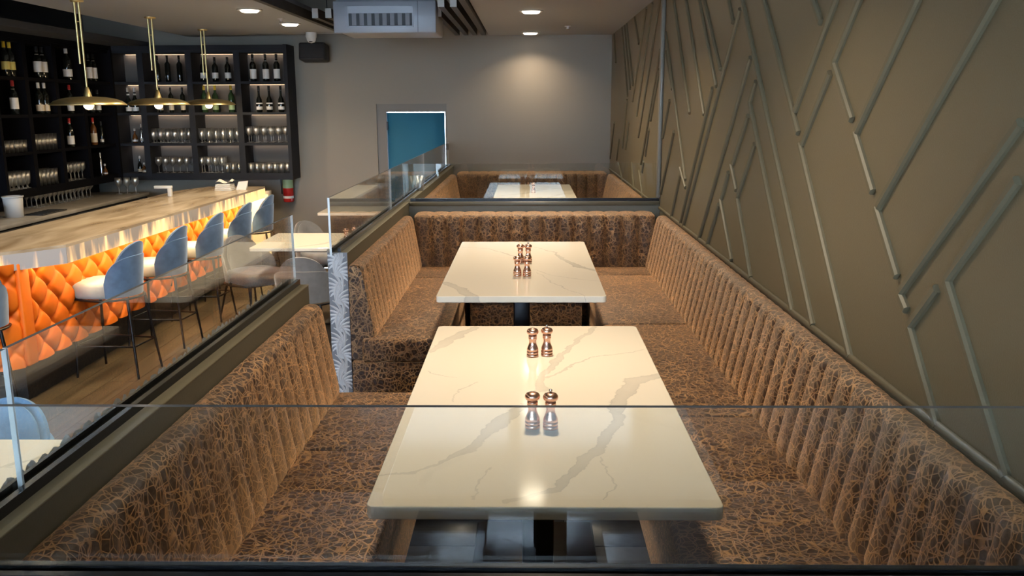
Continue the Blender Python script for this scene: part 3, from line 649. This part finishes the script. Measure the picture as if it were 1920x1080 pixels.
MB().lathe([(.028, 0), (.032, .01), (.034, .13), (.031, .13), (.029, .014), (0, .012)], n=18).build('cup', MT['stemware'], cup)
MB().lathe([(0, .013), (.027, .013), (.029, .09), (0, .09)], n=16).build('filling', MT['plastic'], cup)

# ------------------------------------------------------------------ chairs and bar stools
def arc_sheet(r_in, r_out, a0, a1, zb, ztop, n=20, nz=8, squash=1.0, lean=.10, crown=1.0):
    """padded curved panel around the seat: angle 0 is the back (+x); ztop(u) gives its upper outline for u in -1..1"""
    m = MB(); rows_o = []; rows_i = []
    for i in range(n + 1):
        u = -1 + 2 * i / n; a = math.radians(a0 + (a1 - a0) * i / n); zt = ztop(u)
        ro = []; ri = []
        for j in range(nz + 1):
            t = j / nz; z = zb + (zt - zb) * t
            rr = r_out + lean * (z - zb)
            th = (r_out - r_in) * (1 - .55 * max(0, t - .75) / .25) * (1 - .35 * abs(u) ** 6)
            ro.append((rr * math.cos(a), rr * math.sin(a) * squash, z)); ri.append(((rr - th) * math.cos(a), (rr - th) * math.sin(a) * squash, z + .004 * (1 if j == nz else 0)))
        rows_o.append(ro); rows_i.append(ri)
    m.sheet(rows_o); m.sheet(rows_i, flip=True)
    m.sheet([[o[-1] for o in rows_o], [i_[-1] for i_ in rows_i]]); m.sheet([[o[0] for o in rows_o], [i_[0] for i_ in rows_i]])
    m.sheet([rows_o[0], rows_i[0]]); m.sheet([rows_o[-1], rows_i[-1]])
    return m
def seat_pad(hx, hy, z0, z1, cx):
    m = MB(); n = 32; rings = []
    for (f, z) in [(.0, z0), (.90, z0), (1.0, z0 + .02), (1.0, z1 - .025), (.95, z1 - .006), (.84, z1), (0, z1 + .006)]:
        ring = []
        for k in range(n):
            a = 2 * PI * k / n; ca, sa = math.cos(a), math.sin(a)
            e = .62
            ring.append((cx + f * hx * math.copysign(abs(ca) ** e, ca), f * hy * math.copysign(abs(sa) ** e, sa), z))
        rings.append(ring + [ring[0]])
    return m.sheet(rings)
def make_seat(name, label, cat, seat_z, col, col_in, leg_h, group=None, stool=True):
    """faces -x; origin on the floor under the seat centre"""
    t = thing(name, label, cat, (0, 0, 0), 0, group)
    z = seat_z; k = .83 if stool else 1.0
    seat_pad(.265 * k, .235 * k, z - .115, z, -.055 * k).build('seat_cushion', MT[col_in], t)
    arc_sheet(.212 * k, .245 * k, -56, 56, z - .085, lambda u: z - .05 + .345 * math.sqrt(1 - .96 * u * u), lean=.14).build('backrest', MT[col], t)
    arc_sheet(.196 * k, .214 * k, -53, 53, z - .02, lambda u: z + .01 + .27 * math.sqrt(1 - .96 * u * u), lean=.14).build('backrest_lining', MT[col_in if stool else col], t)
    wa = 70 if stool else 86
    arc_sheet(.243 * k, .268 * k, -wa, wa, z - .105, lambda u: z - .06 + (.255 if stool else .23) * (1 - .93 * abs(u) ** 3.2) ** .5, n=28, lean=.09, squash=.98).build('wrap_panel', MT[col], t)
    pts = [(-.25 * k, -.2 * k, z - .12)] + [(.275 * k * math.cos(math.radians(a)), .268 * k * math.sin(math.radians(a)), z - .12) for a in range(-110, 111, 11)] + [(-.25 * k, .2 * k, z - .12)]
    MB().tube(pts + [(-.25 * k, 0, z - .12), (-.25 * k, -.2 * k, z - .12)], .009, 6).build('seat_ring', MT['metal_black'], t)
    L0 = [(-.24 * k, -.19 * k, z - .12), (-.24 * k, .19 * k, z - .12), (.235 * k, -.14 * k, z - .12), (.235 * k, .14 * k, z - .12)]
    L1 = [(-.27 * k, -.22 * k, 0), (-.27 * k, .22 * k, 0), (.31 * k, -.2 * k, 0), (.31 * k, .2 * k, 0)]
    for a, b in zip(L0, L1): MB().tube([a, b], .012, 8, r2=.009).build('leg', MT['metal_black'], t)
    if stool:
        zf = .25
        q = [tuple(Vector(b).lerp(Vector(a), zf / (z - .1))) for a, b in zip(L0, L1)]
        MB().tube([q[0], q[1], q[3], q[2], q[0]], .008, 6).build('footrest', MT['metal_black'], t)
    return t
stool = make_seat('bar_stool', 'blue velvet bar stool with pale seat, nearest along the straight bar front', 'stool', .72, 'blue', 'bluegrey', .62, 'blue stools along the bar')
stool.location = (-3.135, 6.43, 0); stool.rotation_euler = (0, 0, -.12)
dup(stool, (-3.12, 7.27, 0), -.10, 'second blue velvet bar stool along the straight bar front')
dup(stool, (-3.12, 8.18, 0), -.10, 'third blue velvet bar stool along the straight bar front, middle one')
dup(stool, (-3.12, 9.05, 0), -.08, 'fourth blue velvet bar stool along the bar, before the last')
dup(stool, (-3.12, 9.86, 0), -.06, 'last blue velvet bar stool, beside the bar end panel')
dup(stool, (-3.58, 5.42, 0), -.75, 'blue velvet bar stool at the left picture edge, by the angled bar corner')
ch = make_seat('tub_chair', 'grey tub chair at the left end of the white dining table', 'chair', .47, 'grey', 'grey', .37, 'tub chairs around the dining tables', stool=False)
ch.location = (-2.62, 8.22, 0); ch.rotation_euler = (0, 0, 2.43)
dup(ch, (-1.90, 7.42, 0), -PI / 2 + .05, 'grey tub chair with its back to us, in front of the white dining table')
dup(ch, (-2.22, 9.32, 0), 2.5, 'brownish grey tub chair behind the white dining table, before the back one')
dup(ch, (-1.35, 9.45, 0), PI / 2, 'grey tub chair mostly hidden by the partition, behind the white dining table')
bc = make_seat('tub_chair', 'sky blue tub chair behind the lower left table', 'chair', .47, 'skyblue', 'skyblue', .37, 'tub chairs around the dining tables', stool=False)
bc.location = (-2.22, 3.29, 0); bc.rotation_euler = (0, 0, PI / 2)

# ------------------------------------------------------------------ the bar
bar = thing('bar_counter', 'long bar counter with stone top, glowing onyx edge and orange tufted front', 'bar counter', (0, 0, 0))
top = [(-3.06, 10.22), (-3.70, 10.22), (-3.90, 9.9), (-3.90, 5.30), (-4.45, 4.75), (-4.05, 4.45), (-3.10, 5.84)]
top = [(-3.06, 10.22), (-3.72, 10.22), (-3.90, 9.7), (-3.90, 6.0), (-4.75, 4.95), (-4.15, 4.55), (-3.14, 5.86)]
MB().prism(top, 1.055, 1.075).build('countertop', MT['stone'], bar)
def apron(a, b, glow):
    a = Vector((*a, 0)); b = Vector((*b, 0)); d = (b - a); n = Vector((d.y, -d.x, 0)).normalized() * .02
    if n.x < 0: n = -n
    vs = [a, b, b - n, a - n]; m = MB()
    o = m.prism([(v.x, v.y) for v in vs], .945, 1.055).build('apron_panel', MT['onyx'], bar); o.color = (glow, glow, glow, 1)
P0, P1 = Vector((-3.14, 5.86)), Vector((-3.06, 10.22)); npn = 10
for i in range(npn):
    a = P0.lerp(P1, i / npn); b = P0.lerp(P1, (i + 1) / npn); e = (b - a).normalized() * .0015
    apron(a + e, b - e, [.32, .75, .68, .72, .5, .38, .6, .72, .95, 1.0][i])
Q0, Q1 = Vector((-4.15, 4.55)), Vector((-3.14, 5.86))
for i in range(4):
    a = Q0.lerp(Q1, i / 4); b = Q0.lerp(Q1, (i + 1) / 4); e = (b - a).normalized() * .0015
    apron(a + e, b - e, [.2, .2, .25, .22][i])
FX = -3.34
MB().prism([(FX - .03, 10.2), (-3.86, 10.2), (-3.86, 5.8), (-4.6, 4.85), (-4.42, 4.62), (FX - .03, 5.62)], .26, 1.055).build('body', MT['black'], bar)
MB().prism([(FX - .12, 10.2), (-3.8, 10.2), (-3.8, 5.8), (-4.5, 4.95), (FX - .12, 5.76)], 0, .26).build('toe_kick', MT['black'], bar)
def tufted(length, height, py, qz):
    nx = int(length / .0115); nz = int(height / .0115); g = []
    for i in range(nx + 1):
        row = []
        for j in range(nz + 1):
            y = length * i / nx; z = height * j / nz
            u = y / py + z / qz; v = y / py - z / qz
            du = abs(u - round(u)); dv = abs(v - round(v)); g1 = (1 - math.exp(-(du / .07) ** 2)); g2 = (1 - math.exp(-(dv / .07) ** 2)); q = math.exp(-(du * du + dv * dv) / .025)
            h = .62 * (.35 + .65 * min(g1, g2)) * (1 - .75 * q) + .38 * (abs(math.sin(PI * u)) * abs(math.sin(PI * v))) ** .5
            e = min(1, y / .02, (length - y) / .02); 
            row.append((-.028 + .042 * h * max(.2, e), y, z))
        g.append(row)
    return MB().sheet(g)
def buttons(length, height, py, qz):
    m = MB()
    for a in range(-40, 41):
        for b in range(-40, 41):
            y = py * (a + b) / 2; z = qz * (a - b) / 2
            if .03 < y < length - .03 and .03 < z < height - .02: m.lathe([(0, 0), (.011, 0)], n=8) if False else m.add([(-.028, y + .01 * math.cos(k * PI / 4), z + .01 * math.sin(k * PI / 4)) for k in range(8)] + [(-.022, y, z)], [(k, (k + 1) % 8, 8) for k in range(8)])
    return m
PY, QZ, HH = .245, .235, .70
seg = [(5.72, 7.22), (7.22, 8.70), (8.70, 10.18)]
for (a, b) in seg:
    p = tufted(b - a - .004, HH, PY, QZ).build('tufted_panel', MT['orange'], bar, (FX, a, .29))
    bt = buttons(b - a, HH, PY, QZ).build('button', MT['orange'], p); bt['kind'] = 'stuff'
MB().rbox(FX - .03, FX + .012, 5.60, 5.715, .29, .99, .012, 2).build('corner_band', MT['orange'], bar)
ang = math.atan2(5.60 - 4.52, FX + 4.25); ln = math.hypot(5.60 - 4.52, FX + 4.25)
p = tufted(ln, HH, PY, QZ).build('tufted_panel', MT['orange'], bar, (-4.25, 4.52, .29), (0, 0, ang - PI / 2))
MB().rbox(-3.30, -3.02, 10.24, 10.34, 0, 1.02, .006, 1).build('end_panel', MT['stone'], bar)
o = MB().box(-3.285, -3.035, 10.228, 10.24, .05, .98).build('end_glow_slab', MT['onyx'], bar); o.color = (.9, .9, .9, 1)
MB().box(-3.20, -3.185, 5.95, 10.15, 1.035, 1.05).build('led_strip', MT['led'], bar)
for (a, b, w) in [(5.95, 7.4, 11), (7.4, 8.8, 12), (8.8, 10.2, 16)]:
    area_lamp('apron_lamp', (-3.16, (a + b) / 2, 1.03), .03, w * LED_W, (1.0, .70, .34), (0, math.radians(-14), 0), size_y=b - a, parent=bar)
area_lamp('apron_lamp', (-3.70, 5.30, 1.03), .03, 9 * LED_W, (1.0, .70, .34), (0, math.radians(-14), ang - PI / 2), size_y=1.5, parent=bar)

fc = thing('bar_tap', 'white square tap standing on the bar top', 'tap', (-3.72, 9.1, 1.075))
MB().rbox(-.02, .02, -.02, .02, 0, .085, .005, 2).build('post', MT['plastic'], fc)
MB().rbox(-.16, .025, -.018, .018, .08, .11, .005, 2).build('spout', MT['plastic'], fc)
nk = thing('napkin_stack', 'stack of white folded napkins near the far end of the bar', 'napkins', (-3.36, 9.75, 1.075))
for i in range(4): MB().rbox(-.10 + .004 * i, .085 - .003 * i, -.08, .085, .018 * i, .018 * i + .017, .006, 2).build('napkin', MT['linen'], nk)
m = MB(); m.sheet([[(-.09 + .19 * i / 8, -.06 + .13 * j / 4, .073 + .035 * math.sin(i * 1.1) * (1 - abs(j - 2) / 3) + .02) for j in range(5)] for i in range(9)])
m.build('loose_napkin', MT['linen'], nk)
nk2 = thing('folded_napkin', 'single white folded napkin leaning beside the napkin stack', 'napkin', (-3.20, 9.82, 1.075))
MB().add([(-.06, -.03, 0), (.05, -.02, 0), (.075, .0, .10), (-.03, -.01, .09), (-.06, .03, 0), (.05, .04, 0)], [(0, 1, 2, 3), (4, 5, 2, 3), (0, 3, 4), (1, 5, 2), (0, 4, 5, 1)]).build('fold', MT['linen'], nk2)

# ------------------------------------------------------------------ brass pendants
def pendant(y, label, x=-3.49):
    t = thing('pendant_lamp', label, 'pendant lamp', (x, y, CEIL), group='brass pendants over the bar')
    MB().lathe([(.05, 0), (.05, -.012), (.02, -.016)], n=20).build('canopy', MT['brass'], t)
    MB().tube([(.012, 0, -.01), (.012, 0, -.66)], .0085).build('stem', MT['brass'], t)
    MB().tube([(-.022, 0, -.01), (-.022, 0, -.48)], .0085).build('counter_rod', MT['brass'], t)
    MB().tube([(-.028, 0, -.16), (.02, 0, -.16)], .005).build('clip', MT['brass'], t)
    MB().lathe([(.0095, -.655), (.014, -.66), (.034, -.735), (.036, -.745)], c=(.012, 0, 0), n=18).build('socket_cone', MT['brass'], t)
    MB().lathe([(0, -.728), (.05, -.730), (.13, -.735), (.20, -.747), (.25, -.765), (.283, -.792), (.281, -.797), (.24, -.772), (.19, -.757), (.13, -.748), (.05, -.744), (0, -.744)], c=(.012, 0, 0), n=40).build('dish', MT['brass'], t)
    MB().lathe([(.0, -.749), (.02, -.749), (.024, -.762), (.037, -.785), (.037, -.805), (.024, -.825), (0, -.832)], c=(.012, 0, 0), n=16).build('bulb', MT['bulb'], t)
    d = bpy.data.lights.new('bulb_lamp', 'POINT'); d.energy = 16; d.color = (1, .74, .42); d.shadow_soft_size = .035
    o = bpy.data.objects.new('bulb_lamp', d); COL.objects.link(o); o.parent = t; o.location = (.012, 0, -.872)
pendant(7.06, 'nearest brass dish pendant over the bar, largest-looking'); pendant(8.41, 'middle brass dish pendant over the bar'); pendant(9.75, 'farthest brass dish pendant over the bar')

# ------------------------------------------------------------------ shelving units and what stands on them
SH = [1.21, 1.565, 1.92, 2.275, 2.63]
def shelf_unit(label, cats, along, lo, hi, dividers, back, face, led):
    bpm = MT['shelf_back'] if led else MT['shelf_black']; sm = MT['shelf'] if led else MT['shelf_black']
    t = thing('shelving_unit', label, 'shelves', (0, 0, 0))
    def bx(m, a0, a1, d0, d1, z0, z1):
        if along == 'x': m.box(a0, a1, min(d0, d1), max(d0, d1), z0, z1)
        else: m.box(min(d0, d1), max(d0, d1), a0, a1, z0, z1)
        return m
    bx(MB(), lo, hi, back, back + (face - back) * .03, SH[0] - .04, SH[-1] + .06).build('back_panel', bpm, t)
    for z in SH: bx(MB(), lo, hi, back + (face - back) * .03, face, z - .03, z).build('shelf_board', sm, t)
    for a in dividers: bx(MB(), a - .035, a + .035, back + (face - back) * .03, face + (face - back) * .005, SH[0] - .04, SH[-1] + .03).build('divider', sm, t)
    for a in (lo, hi): bx(MB(), a - .02, a + .02, back, face + (face - back) * .08, SH[0] - .08, SH[-1] + .06).build('side_panel', sm, t)
    bx(MB(), lo, hi, back, face + (face - back) * .04, SH[-1], SH[-1] + .055).build('top_panel', sm, t)
    bx(MB(), lo, hi, back, face, SH[0] - .08, SH[0] - .03).build('bottom_panel', sm, t)
    if led:
        ed = [lo] + dividers + [hi]
        for r in range(4):
            for a, b in zip(ed[:-1], ed[1:]):
                s = bx(MB(), a + .05, b - .05, back + (face - back) * .06, back + (face - back) * .10, SH[r + 1] - .036, SH[r + 1] - .030).build('led_strip', MT['led'], t)
                d = area_lamp('led_lamp', ((a + b) / 2, back + (face - back) * .13, SH[r + 1] - .037), b - a - .1, .20, (1, .74, .52), (math.radians(20), 0, 0), size_y=.012, parent=t)
    return t
BF, BB = 10.49, 10.815
shelf_unit('lit charcoal shelving on the back wall beside the speaker', 'shelves', 'x', -4.86, -2.81, [-4.52, -3.95, -3.385], BB, BF, True)
shelf_unit('dark unlit shelving along the left wall behind the bar', 'shelves', 'y', 8.13, 10.47, [8.70, 9.25, 9.80], XL + .005, -4.87, False)

BOT = {}
SEEN = {}
def nth(label, group):
    if not group: return label
    group = group + label; SEEN[group] = SEEN.get(group, 0) + 1
    return ' '.join(label.replace(',', '').split()[:13]) + ', ' + ['first', 'second', 'third', 'fourth', 'fifth', 'sixth', 'seventh', 'eighth', 'ninth', 'tenth', 'eleventh', 'twelfth', 'thirteenth', 'fourteenth'][SEEN[group] - 1] + ' from left'
def bottle(x, y, z, label, group, glass='bottle', lab='label', cap='cap_black', h=.30, r=.037, style='wine', lz=(.05, .14), neck=False):
    label = nth(label, group)
    key = (glass, lab, cap, h, r, style, lz, neck)
    if key in BOT: return dup(BOT[key], (x, y, z), 0, label, group)
    t = thing('bottle', label, 'bottle', (x, y, z), 0, group); BOT[key] = t
    if style == 'wine': p = [(0, 0), (r * .95, 0), (r, .006), (r, h * .60), (r * .9, h * .66), (r * .42, h * .75), (r * .38, h * .8), (r * .38, h)]
    elif style == 'round': p = [(0, 0), (r * .8, 0), (r, h * .08), (r * 1.05, h * .3), (r * .85, h * .5), (r * .4, h * .62), (r * .34, h * .7), (r * .34, h)]
    else: p = [(0, 0), (r * .95, 0), (r, .006), (r, h * .68), (r * .6, h * .75), (r * .34, h * .78), (r * .34, h)]
    MB().lathe(p, n=14).build('glass_body', MT[glass], t)
    if lab: MB().lathe([(r * 1.03, lz[0] * h / .3), (r * 1.035, lz[1] * h / .3)], n=14, cap=False).build('paper_label', MT[lab], t)
    if neck: MB().lathe([(r * .47, h * .70), (r * .44, h * .76)], n=12, cap=False).build('neck_label', MT['label'], t)
    q = r * .41
    MB().lathe([(q, h * .83), (q, h * 1.005), (0, h * 1.01)], n=12, cap=False).build('cap', MT[cap], t)
    return t
GL = {}
def glass(kind, x, y, z, label, group):
    label = nth(label, group)
    if kind not in GL:
        if kind == 'stem': p = [(0, 0), (.033, .001), (.030, .004), (.005, .010), (.004, .075), (.010, .085), (.034, .115), (.039, .145), (.035, .19), (.0335, .19), (.037, .146), (.032, .118), (0, .088)]
        elif kind == 'tumbler': p = [(0, 0), (.032, 0), (.036, .115), (.0345, .115), (.0305, .008), (0, .008)]
        elif kind == 'highball': p = [(0, 0), (.031, 0), (.034, .16), (.0325, .16), (.0295, .010), (0, .010)]
        elif kind == 'footed': p = [(0, 0), (.034, .001), (.030, .005), (.008, .012), (.008, .03), (.028, .05), (.036, .10), (.036, .17), (.0345, .17), (.0345, .1), (.026, .054), (0, .035)]
        o = MB().lathe(p, n=12, cap=False).build('wine_glass' if kind in ('stem', 'footed') else 'tumbler_glass', MT['stemware'])
        GL[kind] = o; o.location = (x, y, z); return tag(o, label, 'glass', group)
    o = GL[kind].copy(); COL.objects.link(o); o.location = (x, y, z); return tag(o, label, 'glass', group)
R0, R1, R2, R3 = SH[3], SH[2], SH[1], SH[0]
yb = 10.60
# back wall unit: bays from right to left
for x in (-3.17, -3.02, -2.89): bottle(x - .06, yb, R0, 'dark wine bottle with tall white label, top right bay of the lit shelves', 'top right bay wine bottles', h=.31, lz=(.03, .135), neck=True)
for x in (-3.16, -3.04, -2.90): bottle(x - .02, yb, R1, 'dark bottle with shield-shaped white label, right bay of the second lit shelf', 'right bay bottles with shield labels', h=.30, lz=(.03, .11), style='round', r=.036)
for x in (-3.82, -3.68, -3.53): bottle(x, yb, R0, 'dark bottle with small white label, third bay of the top lit shelf', 'third bay top shelf bottles', h=.28, lz=(.04, .11), r=.035)
for x in (-3.83, -3.70, -3.51): bottle(x, yb, R1, 'green bottle with yellow foil top on the second lit shelf', 'yellow topped bottles', glass='bottle_green', lab='tag_green', cap='cap_yellow', h=.31, lz=(.03, .10), r=.035)
for x in (-4.36, -4.24, -4.10): bottle(x, yb, R0, 'plain black bottle without label, second bay of the top lit shelf', 'unlabelled black bottles', lab=None, h=.30, style='tall', r=.032)
for x in (-4.36, -4.23, -4.09): bottle(x, yb, R1, 'dark slim bottle with narrow label, second bay behind the pendant', 'slim dark bottles behind the pendant', h=.29, style='tall', lz=(.03, .10), r=.028, lab='label_cream')
for x in (-4.74, -4.66): bottle(x, yb, R1, 'bottle with pinkish white cap and pale label in the corner bay', 'pale corner bay bottles', cap='cap_white', h=.29, style='round', neck=True, lz=(.02, .10), r=.036)
bottle(-4.57 + .0, yb, R1, 'slim silver bottle beside the pair with pale caps in the corner bay', None, glass='steel', lab=None, cap='cap_white', h=.21, r=.022, style='tall')
for i in range(6):
    for d in (0, .085): glass('stem', -3.315 + .088 * i, yb - .04 + d, R2, 'stemmed wine glass on the third lit shelf, right bay, %s row' % ('front' if d == 0 else 'back'), 'wine glasses in the right bay')
for i in range(6):
    for d in (0, .085): glass('footed', -3.88 + .085 * i, yb - .04 + d, R2, 'footed glass on the third lit shelf, middle bay, %s row' % ('front' if d == 0 else 'back'), 'footed glasses in the middle bay')
for i in range(6):
    for d in (0, .085): glass('footed', -4.46 + .085 * i, yb - .04 + d, R2, 'footed glass on the third lit shelf, second bay from the corner, %s row' % ('front' if d == 0 else 'back'), 'footed glasses near the corner')
for i in range(7):
    for d in (0, .09): glass('tumbler', -3.31 + .073 * i, yb - .05 + d, R3, 'clear tumbler on the lowest lit shelf, right bay, %s row' % ('front' if d == 0 else 'back'), 'tumblers in the right bay')
for i in range(3):
    for d in (0, .09): glass('tumbler', -3.60 + .073 * i, yb - .05 + d, R3, 'clear tumbler on the lowest lit shelf, middle bay, %s row' % ('front' if d == 0 else 'back'), 'tumblers in the middle bay')
for i in range(4):
    for d in (0, .085): glass('stem', -3.90 + .08 * i, yb - .05 + d, R3, 'stemmed glass on the lowest lit shelf, middle bay, %s row' % ('front' if d == 0 else 'back'), 'stemmed glasses in the middle bay')
for i in range(6): glass('stem', -4.43 + .085 * i, yb - .03, R3, 'stemmed glass on the lowest lit shelf, second bay from the corner', 'stemmed glasses near the corner')
for x, h, k in [(-4.70, .17, 'round'), (-4.62, .22, 'tall'), (-4.57, .16, 'round')]:
    bottle(x, yb, R2, 'small %s decanter bottle in the corner bay, third lit shelf' % {.17: 'left round', .22: 'tall clear', .16: 'right round'}[h], None, glass='bottle_amber' if h < .2 else 'steel', lab='label', cap='cap_white', h=h, r=.03 if k == 'round' else .018, style=k, lz=(.03, .08))
for x, h, g in [(-4.67, .20, 'bottle'), (-4.62, .12, 'bottle_amber'), (-4.575, .18, 'bottle_amber')]:
    bottle(x, yb, R3, 'small bottle in the corner bay, lowest lit shelf, %s' % {.20: 'tallest', .12: 'shortest', .18: 'amber one'}[h], None, glass=g, lab='label_cream', cap='cap_white', h=h, r=.028, style='round', lz=(.02, .07))
# left wall unit
xl = -4.93
for y in (8.48, 8.57): bottle(xl, y, R0, 'dark bottle with yellow body and neck labels, first bay of the unlit top shelf', 'yellow label bottles', lab='label_yellow', h=.32, neck=False, cap='cap_yellow', lz=(.06, .13))
for y in (9.04, 9.14): bottle(xl, y, R0, 'dark bottle with broad white label, second bay of the unlit top shelf', 'broad white label bottles', h=.31, lz=(.06, .16), r=.040, neck=True)
bottle(xl, 9.62, R0, 'large dark bottle with two white labels, third bay of the unlit top shelf', None, h=.33, lz=(.03, .10), r=.045, cap='cap_white')
for y in (10.10, 10.21): bottle(xl, y, R0, 'dark bottle with long white label, corner bay of the unlit top shelf', 'long white label bottles', h=.30, lz=(.03, .15), r=.034, neck=True)
bottle(xl, 8.55, R1, 'bottle with red cap and white label on the unlit second shelf', None, cap='cap_red', h=.32, lz=(.05, .15), neck=True)
for y in (9.00, 9.11): bottle(xl, y, R1, 'dark bottle with white cap and cream label on the unlit second shelf', 'white capped cream label bottles', cap='cap_white', lab='label_cream', h=.31, lz=(.03, .09))
bottle(xl, 9.61, R1, 'dark bottle with reddish cap behind the nearest pendant', None, cap='cap_red', h=.30, lz=(.03, .10), r=.033)
for y in (10.08, 10.23): bottle(xl, y, R1, 'dark bottle with grey label in the corner bay behind the nearest pendant', 'grey label corner bottles', h=.26, lz=(.04, .12), r=.032)
for i in range(6): glass('tumbler', xl, 8.25 + .073 * i, R2, 'clear tumbler on the unlit third shelf, first bay', 'tumblers in the first unlit bay')
for i in range(6): glass('highball', xl, 8.82 + .073 * i, R2, 'tall straight glass on the unlit third shelf, second bay', 'tall glasses in the second unlit bay')
bottle(xl, 9.54, R2, 'dark wine bottle with white label on the unlit third shelf', None, h=.305, lz=(.03, .12), cap='cap_red', r=.036)
bottle(xl, 10.06, R2, 'amber bottle with cream label on the unlit third shelf', None, glass='bottle_amber', lab='label_cream', h=.305, lz=(.03, .13), cap='cap_red', r=.034)
bottle(xl, 10.25, R2, 'slim bottle with pale band in the corner of the unlit third shelf', None, h=.26, lz=(.03, .07), r=.02, style='tall')
for i in range(6):
    for d in (0, .085): glass('footed', xl - d, 8.22 + .078 * i, R3, 'footed glass on the lowest unlit shelf, first bay, %s row' % ('front' if d == 0 else 'back'), 'footed glasses in the first unlit bay')
for i in range(5):
    for d in (0, .085): glass('highball', xl - d, 8.82 + .078 * i, R3, 'tall straight glass on the lowest unlit shelf, second bay, %s row' % ('front' if d == 0 else 'back'), 'tall glasses low in the second unlit bay')
for i in range(5):
    for d in (0, .085): glass('stem', xl - d, 9.37 + .085 * i, R3, 'stemmed glass on the lowest unlit shelf, third bay, %s row' % ('front' if d == 0 else 'back'), 'stemmed glasses in the third unlit bay')
bottle(xl, 10.16, R3, 'thin tall steel bottle on the lowest unlit shelf', None, glass='steel', lab=None, cap='cap_white', h=.26, r=.016, style='tall')
bottle(xl, 10.25, R3, 'little squat bottle in the corner of the lowest unlit shelf', None, glass='bottle_amber', lab='label', cap='cap_white', h=.13, r=.025, style='round', lz=(.03, .09))

# back counter under the unlit shelves
bk = thing('back_counter', 'low back counter with pale top behind the bar', 'counter', (0, 0, 0))
MB().rbox(XL + .01, -4.48, 6.2, 10.35, .96, 1.0, .004, 1).build('countertop', plain('back_counter_top', (.36, .33, .29), .25, vary=.12, scale=6), bk)
for i in range(5): MB().rbox(-4.55, -4.50, 6.22 + .824 * i, 6.22 + .824 * i + .818, .1, .955, .004, 1).build('cabinet_door', MT['black'], bk)
MB().box(XL + .02, -4.55, 6.22, 10.33, .0, .96).build('body', MT['black'], bk)
for i in range(14):
    for d in (0, .1): glass('stem', -5.02 + d, 8.72 + .085 * i, 1.0, 'clear stemmed glass in the row along the back counter, %s row' % ('back' if d == 0 else 'front'), 'stemmed glasses along the back counter')
for i, (x, y) in enumerate([(-4.72, 10.1), (-4.64, 10.14), (-4.56, 10.18)]): glass('stem', x, y, 1.0, 'stemmed glass at the far end of the back counter', 'three stemmed glasses at the counter end')
bn = thing('ice_bin', 'round white bin on the back counter at left', 'bin', (-4.72, 7.98, 1.0))
MB().lathe([(0, 0), (.075, 0), (.085, .19), (.08, .19), (.072, .01), (0, .01)], n=20, cap=False).build('bucket', MT['plastic'], bn)
MB().lathe([(.085, .18), (.092, .182), (.092, .195), (.084, .195)], n=20, cap=False).build('rim', MT['plastic'], bn)
cb = thing('carton', 'cream carton on the back counter at the left picture edge', 'carton', (-4.72, 7.55, 1.0))
MB().rbox(-.06, .06, -.06, .06, 0, .13, .004, 1).build('box', MT['cream'], cb); MB().rbox(-.062, .062, -.062, .062, .13, .142, .003, 1).build('lid', MT['cream'], cb)
tp = thing('bar_mat', 'flat black mat on the back counter beside the white bin', 'mat', (-4.6, 8.3, 1.0))
MB().rbox(-.09, .09, -.22, .22, 0, .012, .004, 1).build('pad', MT['black'], tp); 
for i in range(6): MB().box(-.08, .08, -.2 + .07 * i, -.17 + .07 * i, .012, .015).build('rib', MT['black'], tp)

# ------------------------------------------------------------------ fire extinguisher
fe = thing('fire_extinguisher', 'red fire extinguisher hung on the back wall right of the bar', 'extinguisher', (-2.93, YB - .085, .84))
MB().lathe([(0, 0), (.055, .0), (.062, .01), (.062, .30), (.05, .335), (.025, .355), (0, .355)], n=20).build('cylinder', MT['red'], fe)
MB().lathe([(.0625, .17), (.0625, .285)], n=20, cap=False).build('paper_label', MT['tag_green'], fe)
MB().lathe([(.0628, .045), (.0628, .075)], n=20, cap=False).build('small_label', MT['label'], fe)
MB().lathe([(.018, .355), (.018, .39), (.012, .40)], n=12).build('valve', MT['steel'], fe)
MB().tube([(-.02, -.0, .40), (.09, -.02, .43)], .008).tube([(-.02, 0, .385), (.08, -.02, .39)], .007).build('handle', MT['steel'], fe)
MB().tube([(-.01, -.01, .38), (-.06, -.03, .37), (-.078, -.03, .30), (-.072, -.03, .18), (-.07, -.03, .1)], .009).build('hose', MT['metal_black'], fe)
MB().box(-.02, .02, .055, .083, .25, .36).build('bracket', MT['metal_black'], fe)
